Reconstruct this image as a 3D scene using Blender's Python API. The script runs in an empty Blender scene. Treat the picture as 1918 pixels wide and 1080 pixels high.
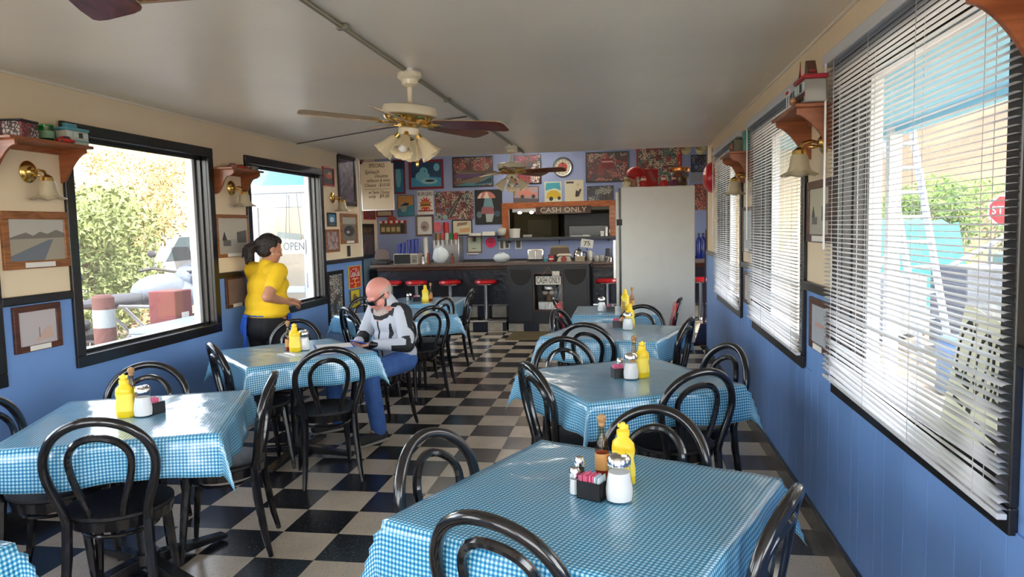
import bpy, bmesh, math, random
from mathutils import Vector, Matrix, noise as mnoise
random.seed(7)
PI = math.pi
SC = bpy.context.scene
COL = SC.collection

# ------------------------------------------------------------------ camera
CAMF, YAW, PITCH, ROLL = 1359.14, 0.157833, 0.0827736, -0.0226854
CP = Vector((1.81572, -5.32823, 1.57759))
_fw = Vector((-math.sin(YAW)*math.cos(PITCH), math.cos(YAW)*math.cos(PITCH), -math.sin(PITCH)))
_rt = Vector((math.cos(YAW), math.sin(YAW), 0)); _up = _rt.cross(_fw)
CR = _rt*math.cos(ROLL) + _up*math.sin(ROLL)
CU = -_rt*math.sin(ROLL) + _up*math.cos(ROLL)
cam_d = bpy.data.cameras.new('camera'); cam = bpy.data.objects.new('camera', cam_d); COL.objects.link(cam)
cam_d.sensor_fit = 'HORIZONTAL'; cam_d.sensor_width = 36.0; cam_d.lens = CAMF/1918*36.0
cam_d.clip_start = 0.02; cam_d.clip_end = 500
M = Matrix((CR, CU, -_fw)).transposed().to_4x4(); M.translation = CP
cam.matrix_world = M
SC.camera = cam
def ray(u, v): return _fw + CR*((u-959)/CAMF) - CU*((v-540)/CAMF)
def onz(u, v, z=0.0):
    d = ray(u, v); return CP + d*((z-CP.z)/d.z)
def onx(u, v, x):
    d = ray(u, v); return CP + d*((x-CP.x)/d.x)
def ony(u, v, y):
    d = ray(u, v); return CP + d*((y-CP.y)/d.y)

# ------------------------------------------------------------------ sky, sun, exposure
vs = SC.view_settings
vs.view_transform = 'Standard'; vs.look = 'None'; vs.gamma = 1.0; vs.use_curve_mapping = False
vs.exposure = 2.5
SC.display_settings.display_device = 'sRGB'
w = bpy.data.worlds.new('sky'); SC.world = w; w.use_nodes = True
nt = w.node_tree; nt.nodes.clear()
sky = nt.nodes.new('ShaderNodeTexSky'); sky.sky_type = 'NISHITA'; sky.sun_disc = False
SUN_EL, SUN_AZ = math.radians(56), math.radians(62)   # azimuth measured from -y (behind the camera) towards +x
sky.sun_elevation = SUN_EL; sky.sun_rotation = PI - SUN_AZ
sky.altitude = 600; sky.air_density = 1.0; sky.dust_density = 2.0; sky.ozone_density = 1.0
bg = nt.nodes.new('ShaderNodeBackground'); bg.inputs['Strength'].default_value = 0.42
wo = nt.nodes.new('ShaderNodeOutputWorld')
bw = nt.nodes.new('ShaderNodeRGBToBW'); hz = nt.nodes.new('ShaderNodeMix'); hz.data_type = 'RGBA'; hz.inputs[0].default_value = .62   # hazy white sky
wm = nt.nodes.new('ShaderNodeMix'); wm.data_type = 'RGBA'; wm.blend_type = 'MULTIPLY'; wm.inputs[0].default_value = 1.0; wm.inputs[7].default_value = (1.06, 1.0, .92, 1)
nt.links.new(sky.outputs[0], bw.inputs[0]); nt.links.new(sky.outputs[0], hz.inputs[6]); nt.links.new(bw.outputs[0], hz.inputs[7]); nt.links.new(hz.outputs[2], wm.inputs[6])
nt.links.new(wm.outputs[2], bg.inputs[0]); nt.links.new(bg.outputs[0], wo.inputs[0])
sd = bpy.data.lights.new('sun', 'SUN'); sd.energy = 2.6; sd.angle = math.radians(0.6); sd.color = (1, .95, .86)
sun = bpy.data.objects.new('sun', sd); COL.objects.link(sun)
sdir = Vector((math.sin(SUN_AZ)*math.cos(SUN_EL), -math.cos(SUN_AZ)*math.cos(SUN_EL), math.sin(SUN_EL)))
sun.rotation_euler = sdir.to_track_quat('Z', 'Y').to_euler(); sun.location = (20, -12, 25)
try:
    SC.cycles.use_denoising = True
    SC.cycles.sample_clamp_indirect = 6.0
    SC.cycles.caustics_reflective = False; SC.cycles.caustics_refractive = False
    SC.cycles.max_bounces = 10; SC.cycles.diffuse_bounces = 6; SC.cycles.transparent_max_bounces = 24
except Exception: pass

# ------------------------------------------------------------------ materials
MATS = {}
def nodemat(name):
    m = bpy.data.materials.new(name); m.use_nodes = True
    return m, m.node_tree, m.node_tree.nodes['Principled BSDF']
def mat(name, col=(.5,.5,.5), rough=.5, metal=0.0, spec=.5, bump=0.0, bscale=60.0, var=0.0, vscale=6.0, coat=0.0, trans=0.0, alpha=1.0, emit=0.0):
    if name in MATS: return MATS[name]
    m, nt, p = nodemat(name)
    c = (*col, 1)
    p.inputs['Base Color'].default_value = c; p.inputs['Roughness'].default_value = rough
    p.inputs['Metallic'].default_value = metal; p.inputs['Specular IOR Level'].default_value = spec
    p.inputs['Coat Weight'].default_value = coat; p.inputs['Coat Roughness'].default_value = .06
    p.inputs['Transmission Weight'].default_value = trans; p.inputs['Alpha'].default_value = alpha
    if emit: p.inputs['Emission Color'].default_value = c; p.inputs['Emission Strength'].default_value = emit
    if var or bump:
        tc = nt.nodes.new('ShaderNodeTexCoord')
    if var:
        n = nt.nodes.new('ShaderNodeTexNoise'); n.inputs['Scale'].default_value = vscale; n.inputs['Detail'].default_value = 5
        nt.links.new(tc.outputs['Object'], n.inputs['Vector'])
        r = nt.nodes.new('ShaderNodeValToRGB')
        r.color_ramp.elements[0].position = .3; r.color_ramp.elements[1].position = .7
        r.color_ramp.elements[0].color = (*[x*(1-var) for x in col], 1); r.color_ramp.elements[1].color = (*[min(1, x*(1+var)) for x in col], 1)
        nt.links.new(n.outputs[0], r.inputs[0]); nt.links.new(r.outputs[0], p.inputs['Base Color'])
    if bump:
        n2 = nt.nodes.new('ShaderNodeTexNoise'); n2.inputs['Scale'].default_value = bscale; n2.inputs['Detail'].default_value = 3
        nt.links.new(tc.outputs['Object'], n2.inputs['Vector'])
        b = nt.nodes.new('ShaderNodeBump'); b.inputs['Strength'].default_value = bump; b.inputs['Distance'].default_value = .01
        nt.links.new(n2.outputs[0], b.inputs['Height']); nt.links.new(b.outputs[0], p.inputs['Normal'])
    MATS[name] = m
    return m
def woodmat(name, a, b, rough=.4, scale=(3, 3, 30), coat=.2):
    if name in MATS: return MATS[name]
    m, nt, p = nodemat(name)
    tc = nt.nodes.new('ShaderNodeTexCoord'); mp = nt.nodes.new('ShaderNodeMapping'); mp.inputs['Scale'].default_value = scale
    n = nt.nodes.new('ShaderNodeTexNoise'); n.inputs['Scale'].default_value = 2.0; n.inputs['Detail'].default_value = 6; n.inputs['Distortion'].default_value = 1.2
    r = nt.nodes.new('ShaderNodeValToRGB'); r.color_ramp.elements[0].color = (*a, 1); r.color_ramp.elements[1].color = (*b, 1)
    r.color_ramp.elements[0].position = .35; r.color_ramp.elements[1].position = .68
    nt.links.new(tc.outputs['Object'], mp.inputs[0]); nt.links.new(mp.outputs[0], n.inputs['Vector']); nt.links.new(n.outputs[0], r.inputs[0]); nt.links.new(r.outputs[0], p.inputs['Base Color'])
    p.inputs['Roughness'].default_value = rough; p.inputs['Coat Weight'].default_value = coat
    MATS[name] = m; return m
def glassmat(name, tint=(1, 1, 1), refl=1.0, haze=0.0, hazecol=(1, 1, 1), rough=0.0, ior=1.45):
    # thin clear pane: straight-through transmission with Fresnel reflection and an optional diffuse haze film
    if name in MATS: return MATS[name]
    m = bpy.data.materials.new(name); m.use_nodes = True; nt = m.node_tree; nt.nodes.clear()
    o = nt.nodes.new('ShaderNodeOutputMaterial'); t = nt.nodes.new('ShaderNodeBsdfTransparent'); t.inputs[0].default_value = (*tint, 1)
    g = nt.nodes.new('ShaderNodeBsdfGlossy'); g.inputs['Roughness'].default_value = rough
    f = nt.nodes.new('ShaderNodeLayerWeight'); f.inputs[0].default_value = .5
    pw = nt.nodes.new('ShaderNodeMath'); pw.operation = 'POWER'; pw.inputs[1].default_value = 5.0; nt.links.new(f.outputs['Facing'], pw.inputs[0])
    mu = nt.nodes.new('ShaderNodeMath'); mu.operation = 'MULTIPLY_ADD'; mu.inputs[1].default_value = .9*refl; mu.inputs[2].default_value = .04*refl
    mx = nt.nodes.new('ShaderNodeMixShader')
    nt.links.new(pw.outputs[0], mu.inputs[0]); nt.links.new(mu.outputs[0], mx.inputs[0]); nt.links.new(t.outputs[0], mx.inputs[1]); nt.links.new(g.outputs[0], mx.inputs[2])
    last = mx
    if haze:
        d = nt.nodes.new('ShaderNodeBsdfDiffuse'); d.inputs[0].default_value = (*hazecol, 1)
        m2 = nt.nodes.new('ShaderNodeMixShader'); m2.inputs[0].default_value = haze
        nt.links.new(last.outputs[0], m2.inputs[1]); nt.links.new(d.outputs[0], m2.inputs[2]); last = m2
    nt.links.new(last.outputs[0], o.inputs[0])
    MATS[name] = m; return m
def collage(name, pal, scale=14.0, seed=0.0, ink=(.05, .04, .04), inkamt=.35, rough=.35):
    # printed collage poster: blocky patches from a palette with fine dark and pale print on top
    if name in MATS: return MATS[name]
    m, nt, p = nodemat(name); N = nt.nodes; Lk = nt.links
    tc = N.new('ShaderNodeTexCoord'); mp = N.new('ShaderNodeMapping'); mp.inputs['Location'].default_value = (seed*1.7, 0, seed*2.3)
    Lk.new(tc.outputs['Object'], mp.inputs[0])
    v = N.new('ShaderNodeTexVoronoi'); v.distance = 'CHEBYCHEV'; v.inputs['Scale'].default_value = scale
    Lk.new(mp.outputs[0], v.inputs['Vector'])
    sp = N.new('ShaderNodeSeparateColor'); Lk.new(v.outputs['Color'], sp.inputs[0])
    r = N.new('ShaderNodeValToRGB'); r.color_ramp.interpolation = 'CONSTANT'
    while len(r.color_ramp.elements) < len(pal): r.color_ramp.elements.new(.5)
    for i, c in enumerate(pal):
        r.color_ramp.elements[i].position = i/len(pal); r.color_ramp.elements[i].color = (*c, 1)
    Lk.new(sp.outputs[0], r.inputs[0])
    v2 = N.new('ShaderNodeTexVoronoi'); v2.feature = 'DISTANCE_TO_EDGE'; v2.inputs['Scale'].default_value = scale*2.6
    Lk.new(mp.outputs[0], v2.inputs['Vector'])
    lt = N.new('ShaderNodeMath'); lt.operation = 'LESS_THAN'; lt.inputs[1].default_value = inkamt*.3; Lk.new(v2.outputs[0], lt.inputs[0])
    mx = N.new('ShaderNodeMix'); mx.data_type = 'RGBA'; Lk.new(lt.outputs[0], mx.inputs[0]); Lk.new(r.outputs[0], mx.inputs[6]); mx.inputs[7].default_value = (*ink, 1)
    n = N.new('ShaderNodeTexNoise'); n.inputs['Scale'].default_value = scale*5; n.inputs['Detail'].default_value = 2; Lk.new(mp.outputs[0], n.inputs['Vector'])
    gt = N.new('ShaderNodeMath'); gt.operation = 'GREATER_THAN'; gt.inputs[1].default_value = .70; Lk.new(n.outputs[0], gt.inputs[0])
    mx2 = N.new('ShaderNodeMix'); mx2.data_type = 'RGBA'; Lk.new(gt.outputs[0], mx2.inputs[0]); Lk.new(mx.outputs[2], mx2.inputs[6]); mx2.inputs[7].default_value = (.62, .56, .5, 1)
    Lk.new(mx2.outputs[2], p.inputs['Base Color']); p.inputs['Roughness'].default_value = rough
    MATS[name] = m; return m
def S(r, g, b):  # sRGB bytes to linear
    f = lambda c: ((c/255+.055)/1.055)**2.4 if c > 10 else c/255/12.92
    return (f(r), f(g), f(b))

# ------------------------------------------------------------------ mesh builder
class MB:
    def __init__(s): s.v = []; s.f = []; s.m = []; s.uv = {}; s.X = Matrix()
    def add(s, vs, fs, m=0):
        b = len(s.v); s.v += [s.X @ Vector(p) for p in vs]
        s.f += [[i+b for i in f] for f in fs]; s.m += [m]*len(fs)
        return s
    def box(s, x0, x1, y0, y1, z0, z1, m=0):
        vs = [(x, y, z) for z in (z0, z1) for y in (y0, y1) for x in (x0, x1)]
        return s.add(vs, [(0,2,3,1),(4,5,7,6),(0,1,5,4),(2,6,7,3),(0,4,6,2),(1,3,7,5)], m)
    def cbox(s, c, d, m=0, R=None):
        o = s.X
        s.X = o @ Matrix.Translation(c) @ (R.to_4x4() if R is not None else Matrix())
        s.box(-d[0]/2, d[0]/2, -d[1]/2, d[1]/2, -d[2]/2, d[2]/2, m); s.X = o
        return s
    def lathe(s, prof, seg=20, c=(0,0,0), m=0, cap=True, R=None, ruffle=None):
        o = s.X; s.X = o @ Matrix.Translation(c) @ (R.to_4x4() if R is not None else Matrix())
        vs = []
        for k, (r, z) in enumerate(prof):
            for i in range(seg):
                a = 2*PI*i/seg; rr = r; zz = z
                if ruffle: rr += ruffle[k]*math.cos(a*ruffle[-1]); zz += .5*ruffle[k]*math.sin(a*ruffle[-1])
                vs.append((rr*math.cos(a), rr*math.sin(a), zz))
        fs = []
        for k in range(len(prof)-1):
            for i in range(seg):
                j = (i+1) % seg; fs.append((k*seg+i, k*seg+j, (k+1)*seg+j, (k+1)*seg+i))
        if cap:
            if prof[0][0] > 1e-5: fs.append(tuple(reversed(range(seg))))
            if prof[-1][0] > 1e-5: fs.append(tuple((len(prof)-1)*seg+i for i in range(seg)))
        s.add(vs, fs, m); s.X = o; return s
    def cyl(s, c, r, h, seg=16, m=0, R=None, r2=None): return s.lathe([(r, 0), (r if r2 is None else r2, h)], seg, c, m, True, R)
    def rod(s, a, b, r, seg=8, m=0, r2=None):
        a = Vector(a); b = Vector(b); d = b-a
        return s.lathe([(r, 0), (r if r2 is None else r2, d.length)], seg, a, m, True, d.to_track_quat('Z', 'Y').to_matrix())
    def tube(s, path, r, seg=8, m=0, closed=False, sq=1.0):
        P = [Vector(p) for p in path]; n = len(P); R = r if isinstance(r, (list, tuple)) else [r]*n
        vs = []; T = None; N = None
        for i, p in enumerate(P):
            if closed: t = (P[(i+1) % n]-P[i-1]).normalized()
            else: t = (P[min(i+1, n-1)]-P[max(i-1, 0)]).normalized()
            if N is None:
                N = t.orthogonal().normalized() if abs(t.z) > .9 else t.cross(Vector((0, 0, 1))).normalized()
            else: N = (N - t*N.dot(t)).normalized()
            B = t.cross(N)
            for k in range(seg):
                a = 2*PI*k/seg; vs.append(p + N*math.cos(a)*R[i] + B*math.sin(a)*R[i]*sq)
        fs = []
        for i in range(n if closed else n-1):
            j = (i+1) % n
            for k in range(seg):
                l = (k+1) % seg; fs.append((i*seg+k, i*seg+l, j*seg+l, j*seg+k))
        if not closed:
            fs.append(tuple(reversed(range(seg)))); fs.append(tuple((n-1)*seg+k for k in range(seg)))
        return s.add(vs, fs, m)
    def prism(s, poly, y0, y1, m=0):   # polygon in local x,z extruded along y
        n = len(poly); vs = [(x, y0, z) for x, z in poly]+[(x, y1, z) for x, z in poly]
        fs = [tuple(range(n)), tuple(reversed(range(n, 2*n)))]+[(i, i+n, (i+1) % n+n, (i+1) % n) for i in range(n)]
        return s.add(vs, fs, m)
    def ell(s, c, r, seg=14, rings=9, m=0, R=None):
        if not isinstance(r, (tuple, list)): r = (r, r, r)
        o = s.X; s.X = o @ Matrix.Translation(c) @ (R.to_4x4() if R is not None else Matrix())
        vs = [(0, 0, -r[2])]
        for k in range(1, rings):
            t = -PI/2+PI*k/rings
            for i in range(seg): a = 2*PI*i/seg; vs.append((r[0]*math.cos(t)*math.cos(a), r[1]*math.cos(t)*math.sin(a), r[2]*math.sin(t)))
        vs.append((0, 0, r[2])); fs = []
        for i in range(seg): fs.append((0, 1+(i+1) % seg, 1+i))
        for k in range(rings-2):
            for i in range(seg):
                a = 1+k*seg; j = (i+1) % seg; fs.append((a+i, a+j, a+seg+j, a+seg+i))
        a = 1+(rings-2)*seg; top = len(vs)-1
        for i in range(seg): fs.append((a+i, a+(i+1) % seg, top))
        s.add(vs, fs, m); s.X = o; return s
    def mesh(s, name, mats, smooth=True):
        me = bpy.data.meshes.new(name); me.from_pydata([tuple(v) for v in s.v], [], s.f); me.validate(clean_customdata=False)
        for m in (mats if isinstance(mats, (list, tuple)) else [mats]): me.materials.append(m)
        if len(me.polygons) == len(s.m):
            me.polygons.foreach_set('material_index', s.m)
        bm = bmesh.new(); bm.from_mesh(me); bmesh.ops.recalc_face_normals(bm, faces=bm.faces); bm.to_mesh(me); bm.free()
        if smooth:
            me.polygons.foreach_set('use_smooth', [True]*len(me.polygons))
            me.set_sharp_from_angle(angle=math.radians(38))
        me.update(); return me
def link(name, me, parent=None, loc=(0,0,0), rz=0):
    o = bpy.data.objects.new(name, me); COL.objects.link(o); o.location = loc
    if rz: o.rotation_euler = (0, 0, rz)
    if parent is not None: o.parent = parent
    return o
def part(name, mb, mats, parent, smooth=True, bevel=0, label=None, kind=None):
    o = link(name, mb.mesh(name, mats, smooth) if isinstance(mb, MB) else mb, parent)
    if bevel: bev(o, bevel)
    if label: o['label'] = label
    if kind: o['kind'] = kind
    return o
def bev(o, w, seg=2):
    b = o.modifiers.new('bevel', 'BEVEL'); b.width = w; b.segments = seg; b.limit_method = 'ANGLE'; b.angle_limit = math.radians(40)
def tag(o, label, cat, group=None):
    o['label'] = label; o['category'] = cat
    if group: o['group'] = group
    return o
def thing(name, label, cat, loc=(0,0,0), rz=0, group=None):
    o = link(name, None, None, loc, rz); o.empty_display_size = .05
    return tag(o, label, cat, group)
def solo(name, mb, mats, label, cat, loc=(0,0,0), rz=0, group=None, bevel=0, smooth=True):
    o = link(name, mb.mesh(name, mats, smooth), None, loc, rz)
    if bevel: bev(o, bevel)
    return tag(o, label, cat, group)
def struct(name, mb, mats, smooth=False):
    o = link(name, mb.mesh(name, mats, smooth)); o['kind'] = 'structure'; return o
def copy_tree(o, parent=None):
    c = o.copy(); COL.objects.link(c); c.parent = parent
    for ch in o.children: copy_tree(ch, c)
    return c
def textmesh(txt, size, depth=.002, align='CENTER'):
    cu = bpy.data.curves.new('lettering', 'FONT'); cu.body = txt; cu.size = size; cu.extrude = depth/2; cu.align_x = align; cu.align_y = 'CENTER'; cu.resolution_u = 2
    o = bpy.data.objects.new('lettering', cu); COL.objects.link(o)
    me = bpy.data.meshes.new_from_object(o.evaluated_get(bpy.context.evaluated_depsgraph_get()))
    bpy.data.objects.remove(o); bpy.data.curves.remove(cu); me.name = 'lettering'
    return me
def lettering(txt, size, m, parent, loc, width=None, rot=(PI/2, 0, 0), bold=0, italic=0):
    # flat text standing in the local x-z plane facing -y
    me = textmesh(txt, size)
    xs = [v.co.x for v in me.vertices]
    if width and xs:
        k = width/(max(xs)-min(xs))
        for v in me.vertices: v.co.x *= k
    if italic:
        for v in me.vertices: v.co.x += v.co.y*italic
    me.materials.clear(); me.materials.append(m)
    o = link('lettering', me, parent, loc); o.rotation_euler = rot
    return o

# common materials
CREAM = mat('cream paint', S(234,216,186), .55, var=.05, vscale=1.5, bump=.05, bscale=120)
BLUE = mat('blue paint', S(112,152,212), .42, var=.07, vscale=1.2, bump=.04, bscale=80)
BLACKP = mat('black gloss paint', (.012,.012,.014), .25, bump=.04, bscale=40)
BLACKC = mat('black lacquer', (.008,.008,.010), .18, coat=.5)
SEATB = mat('black woven seat', (.012,.012,.014), .4, bump=.6, bscale=220)
WHITE = mat('white paint', (.80,.80,.78), .45)
BWALL = mat('lilac blue paint', S(150,164,206), .55, var=.06, vscale=1.0)
CHROME = mat('chrome', (.75,.75,.76), .12, 1.0)
STEEL = mat('steel', (.55,.55,.56), .28, 1.0, var=.1, vscale=10)
BRASS = mat('brass', (.72,.48,.16), .2, 1.0)
ALU = mat('aluminium', (.62,.63,.65), .35, .9)
OAK = woodmat('oak', S(120,72,36), S(170,110,62))
WALNUT = woodmat('walnut', S(58,28,18), S(96,52,34))
SHELFW = woodmat('shelf pine', S(132,72,40), S(168,98,60), scale=(2, 2, 14))
REDW = woodmat('mahogany blade', S(84,26,18), S(124,50,32), scale=(3, 30, 3), rough=.3)
RED = mat('red vinyl', S(200,22,34), .3, coat=.4)
REDP = mat('red paint', S(190,28,32), .4)
PAPER = mat('paper', (.78,.77,.72), .7)
DARK = mat('dark grey', (.03,.03,.034), .5)
BLACK = mat('black ink', (.01,.01,.01), .6)
GLASS = glassmat('window glass')
# ------------------------------------------------------------------ the room
LX, RX, Y0, Y1, H = -1.51, 2.77, -6.6, 3.5, 2.49
BX0, BX1, BY, BH = -2.85, 4.0, 7.9, 3.05
TH = .15
WZ0, WZ1 = .785, 2.275
RAILZ = 1.215
TT = .3048
def shell_wall(name, axis, c0, c1, a0, a1, z1, holes, split=RAILZ):
    # wall slab between c0..c1 across and a0..a1 along, with rectangular holes (b0, b1, z0, z1); blue below the rail, cream above
    mb = MB()
    def bx(p0, p1, q0, q1, m):
        if axis == 'y': mb.box(c0, c1, p0, p1, q0, q1, m)
        else: mb.box(p0, p1, c0, c1, q0, q1, m)
    cuts = sorted({a0, a1, *[h[0] for h in holes], *[h[1] for h in holes]})
    for p0, p1 in zip(cuts[:-1], cuts[1:]):
        hs = [h for h in holes if h[0] <= p0+1e-6 and h[1] >= p1-1e-6]
        spans = [(0, z1)] if not hs else [(0, hs[0][2]), (hs[0][3], z1)]
        for q0, q1 in spans:
            if q1-q0 < 1e-4: continue
            if split and q0 < split < q1: bx(p0, p1, q0, split, 1); bx(p0, p1, split, q1, 0)
            else: bx(p0, p1, q0, q1, 1 if split and q1 <= split+1e-6 else 0)
    return mb
LWIN = [(-5.64, -4.045), (-3.53, -1.935), (-1.425, .17), (.685, 2.33)]
RWIN = [(-5.52, -3.925), (-3.41, -1.81), (-1.25, .35), (.91, 2.505)]
tr = .06
holesL = [(a+tr, b-tr, WZ0+tr, WZ1-tr) for a, b in LWIN]
holesR = [(a+tr, b-tr, WZ0+tr, WZ1-tr) for a, b in RWIN]
wl = struct('wall_left', shell_wall('l', 'y', LX-TH, LX, Y0, Y1, H, holesL), [CREAM, BLUE])
wr = struct('wall_right', shell_wall('r', 'y', RX, RX+TH, Y0, 3.6, H, holesR), [CREAM, BLUE])
FW_ADDED = [(-1.3, .5), (.75, 2.55)]  # front windows added behind the camera to let more daylight in
wf = struct('wall_front', shell_wall('f', 'x', Y0-TH, Y0, LX-TH, RX+TH, H, [(a, b, .42, 2.33) for a, b in FW_ADDED]), [CREAM, BLUE])
# serving room beyond the opening
added_bwin = [(4.0, 5.7, .9, 2.3)]  # unseen window opening added to bring daylight into the serving room
struct('wall_serving_left', shell_wall('bl', 'y', BX0-TH, BX0, Y1, BY+TH, BH, added_bwin, split=1.19), [CREAM, mat('pale teal paint', S(120,150,172), .5)])
struct('wall_serving_right', shell_wall('br', 'y', BX1, BX1+TH, Y1, BY+TH, BH, [(4.4, 6.2, .9, 2.3)], split=None), [BWALL, BWALL])  # right side opening is likewise added for daylight
PW = (-.33, 1.52, 1.40, 1.94)
struct('wall_back', shell_wall('b', 'x', BY, BY+TH, BX0, BX1, BH, [PW], split=None), [BWALL, BWALL])
mb = MB(); mb.box(BX0-TH, LX-TH, Y1-.12, Y1, 0, BH); struct('wall_return_left', mb, [CREAM])
mb = MB(); mb.box(RX+TH, BX1+TH, 3.48, 3.6, 0, BH); struct('wall_return_right', mb, [CREAM])
mb = MB(); mb.box(LX-TH, RX+TH, Y1, Y1+.1, H+.02, BH); struct('wall_header', mb, [CREAM])
# corner trim at the end of the dining walls
mb = MB(); mb.box(LX-.05, LX+.012, Y1-.03, Y1+.012, RAILZ+.05, H); mb.box(LX-.05, LX+.010, Y1-.02, Y1+.010, 0, RAILZ+.05, 1)
struct('trim_1', mb, [mat('white trim', (.75,.73,.68), .5), BLACKP])
mb = MB(); mb.box(RX-.012, RX+TH+.01, 3.6, 3.625, RAILZ, H, 0); mb.box(RX-.012, RX+TH+.01, 3.6, 3.625, 0, RAILZ, 1); struct('trim_2', mb, [mat('taupe paint', S(120,104,88), .5), BLUE])

# ceiling: semi-gloss plaster
CEIL = mat('ceiling paint', S(232,222,204), .34, var=.06, vscale=.9, bump=.12, bscale=30)
mb = MB(); mb.box(LX-TH, RX+TH, Y0-TH, Y1+.1, H, H+.12); struct('ceiling', mb, [CEIL])
mb = MB(); mb.box(BX0-TH, BX1+TH, Y1+.1, BY+TH+3, BH, BH+.12); struct('ceiling_serving', mb, [CEIL])
for nm, x0, x1 in (('trim_3', LX, LX+.012), ('trim_4', RX-.012, RX)):
    mb = MB(); mb.box(x0, x1, Y0, Y1, H-.014, H+.001); struct(nm, mb, [mat('pale cove', (.78,.72,.6), .5)])
# roof, eaves and the light blue porch soffit
SOFF = mat('light blue porch paint', S(120,196,222), .5, var=.04)
mb = MB(); mb.box(LX-TH-.45, RX+TH, Y0-TH-.6, Y1+.1, H+.12, H+.2); struct('roof', mb, [WHITE])
mb = MB(); mb.box(RX+TH, 4.25, Y0-TH-.6, 3.48, 2.40, 2.50); mb.box(4.16, 4.25, Y0-TH-.6, 3.48, 2.33, 2.40)
struct('roof_porch', mb, [SOFF])
mb = MB(); mb.box(BX0-TH-.3, BX1+TH+.3, Y1-.12, BY+TH+3.3, BH+.12, BH+.2); struct('roof_serving', mb, [WHITE])

# floor: dark bed with a vinyl tile for every square
mb = MB(); mb.box(BX0-TH, BX1+TH, Y1-.12, BY+TH+3, -.08, -.003); mb.box(LX-TH, RX+TH, Y0-TH, Y1-.12, -.08, -.003)
floor = struct('floor', mb, [mat('tile bed', (.02,.02,.022), .8)])
def tilemat(name, col, spk):
    m, nt, p = nodemat(name); N = nt.nodes; Lk = nt.links
    tc = N.new('ShaderNodeTexCoord'); n = N.new('ShaderNodeTexNoise'); n.inputs['Scale'].default_value = 95; n.inputs['Detail'].default_value = 2
    oi = N.new('ShaderNodeObjectInfo'); ad = N.new('ShaderNodeVectorMath'); ad.operation = 'ADD'
    cx = N.new('ShaderNodeCombineXYZ'); mu = N.new('ShaderNodeMath'); mu.operation = 'MULTIPLY'; mu.inputs[1].default_value = 37.0
    Lk.new(oi.outputs['Random'], mu.inputs[0]); Lk.new(mu.outputs[0], cx.inputs[0]); Lk.new(tc.outputs['Object'], ad.inputs[0]); Lk.new(cx.outputs[0], ad.inputs[1])
    Lk.new(ad.outputs[0], n.inputs['Vector'])
    r = N.new('ShaderNodeValToRGB'); r.color_ramp.elements[0].position = .60; r.color_ramp.elements[1].position = .68
    r.color_ramp.elements[0].color = (*col, 1); r.color_ramp.elements[1].color = (*spk, 1)
    Lk.new(n.outputs[0], r.inputs[0])
    n2 = N.new('ShaderNodeTexNoise'); n2.inputs['Scale'].default_value = 5; Lk.new(ad.outputs[0], n2.inputs['Vector'])
    mx = N.new('ShaderNodeMix'); mx.data_type = 'RGBA'; mx.blend_type = 'MULTIPLY'; mx.inputs[0].default_value = .35
    Lk.new(r.outputs[0], mx.inputs[6]); Lk.new(n2.outputs[0], mx.inputs[7]); Lk.new(mx.outputs[2], p.inputs['Base Color'])
    p.inputs['Roughness'].default_value = .22; p.inputs['Specular IOR Level'].default_value = .5
    MATS[name] = m; return m
TILE_L = tilemat('cream vinyl tile', S(222,208,186), S(180,160,136)); TILE_D = tilemat('black vinyl tile', (.018,.018,.022), (.09,.09,.09))
def tilemb(x0, x1, y0, y1, mb=None, m=0):
    mb = mb or MB(); g = .0009
    return mb.box(x0+g, x1-g, y0+g, y1-g, -.0032, 0, m)
hh = TT/2
me_l = tilemb(-hh, hh, -hh, hh).mesh('floor_tile', [TILE_L], False); me_d = tilemb(-hh, hh, -hh, hh).mesh('floor_tile', [TILE_D], False)
cells = []
for i in range(-10, 14):
    for j in range(-22, 19):
        x0, x1, y0, y1 = i*TT, (i+1)*TT, j*TT, (j+1)*TT
        back = y0 >= 3.2
        xa, xb = (BX0, BX1) if back else (LX, RX)
        if y1 < Y0 or y0 > 5.75 or x1 < xa+.02 or x0 > xb-.02: continue
        cx0, cx1, cy0, cy1 = max(x0, xa), min(x1, xb), max(y0, Y0), min(y1, 5.9)
        d = Vector(((x0+x1)/2, (y0+y1)/2, 0))-CP; dep = d.dot(_fw)
        vis = -1
        if dep > .5:
            u = 959+CAMF*d.dot(CR)/dep; v = 540-CAMF*d.dot(CU)/dep
            if -60 < u < 1980 and 0 < v < 1150: vis = 1/dep**2/dep
        cells.append((vis, i, j, cx0, cx1, cy0, cy1, abs(cx1-cx0-TT) < 1e-6 and abs(cy1-cy0-TT) < 1e-6))
cells.sort(key=lambda c: -c[0])
rest = MB(); nt_ = 0
for vis, i, j, a, b, c, d, full in cells:
    dark = (i+j) % 2 == 0
    if vis > 0 and nt_ < 299:
        nt_ += 1
        if full: o = link('floor_tile', me_d if dark else me_l, floor, ((a+b)/2, (c+d)/2, 0))
        else: o = link('floor_tile', tilemb(a, b, c, d).mesh('floor_tile', [TILE_D if dark else TILE_L], False), floor)
    else: tilemb(a, b, c, d, rest, 1 if dark else 0)
o = part('far_floor_tiles', rest, [TILE_L, TILE_D], floor, False, kind='stuff')

# blue plank wainscot on the right wall, each plank its own board
rnd = random.Random(3); y = -3.9; PLK = []
while y < 3.58:
    wdt = rnd.choice([.1, .13, .16, .2, .2]); y2 = min(y+wdt, 3.598); PLK.append((y, y2)); y = y2
for a, b in PLK:
    top = RAILZ-.005
    for p, q in RWIN:
        if b > p-.01 and a < q+.01: top = WZ0+.01
    mb = MB(); mb.box(RX-.006, RX+.001, a+.0018, b-.0018, .09, top); part('wainscot_plank', mb, [BLUE], wr, False, bevel=.0012)
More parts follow.
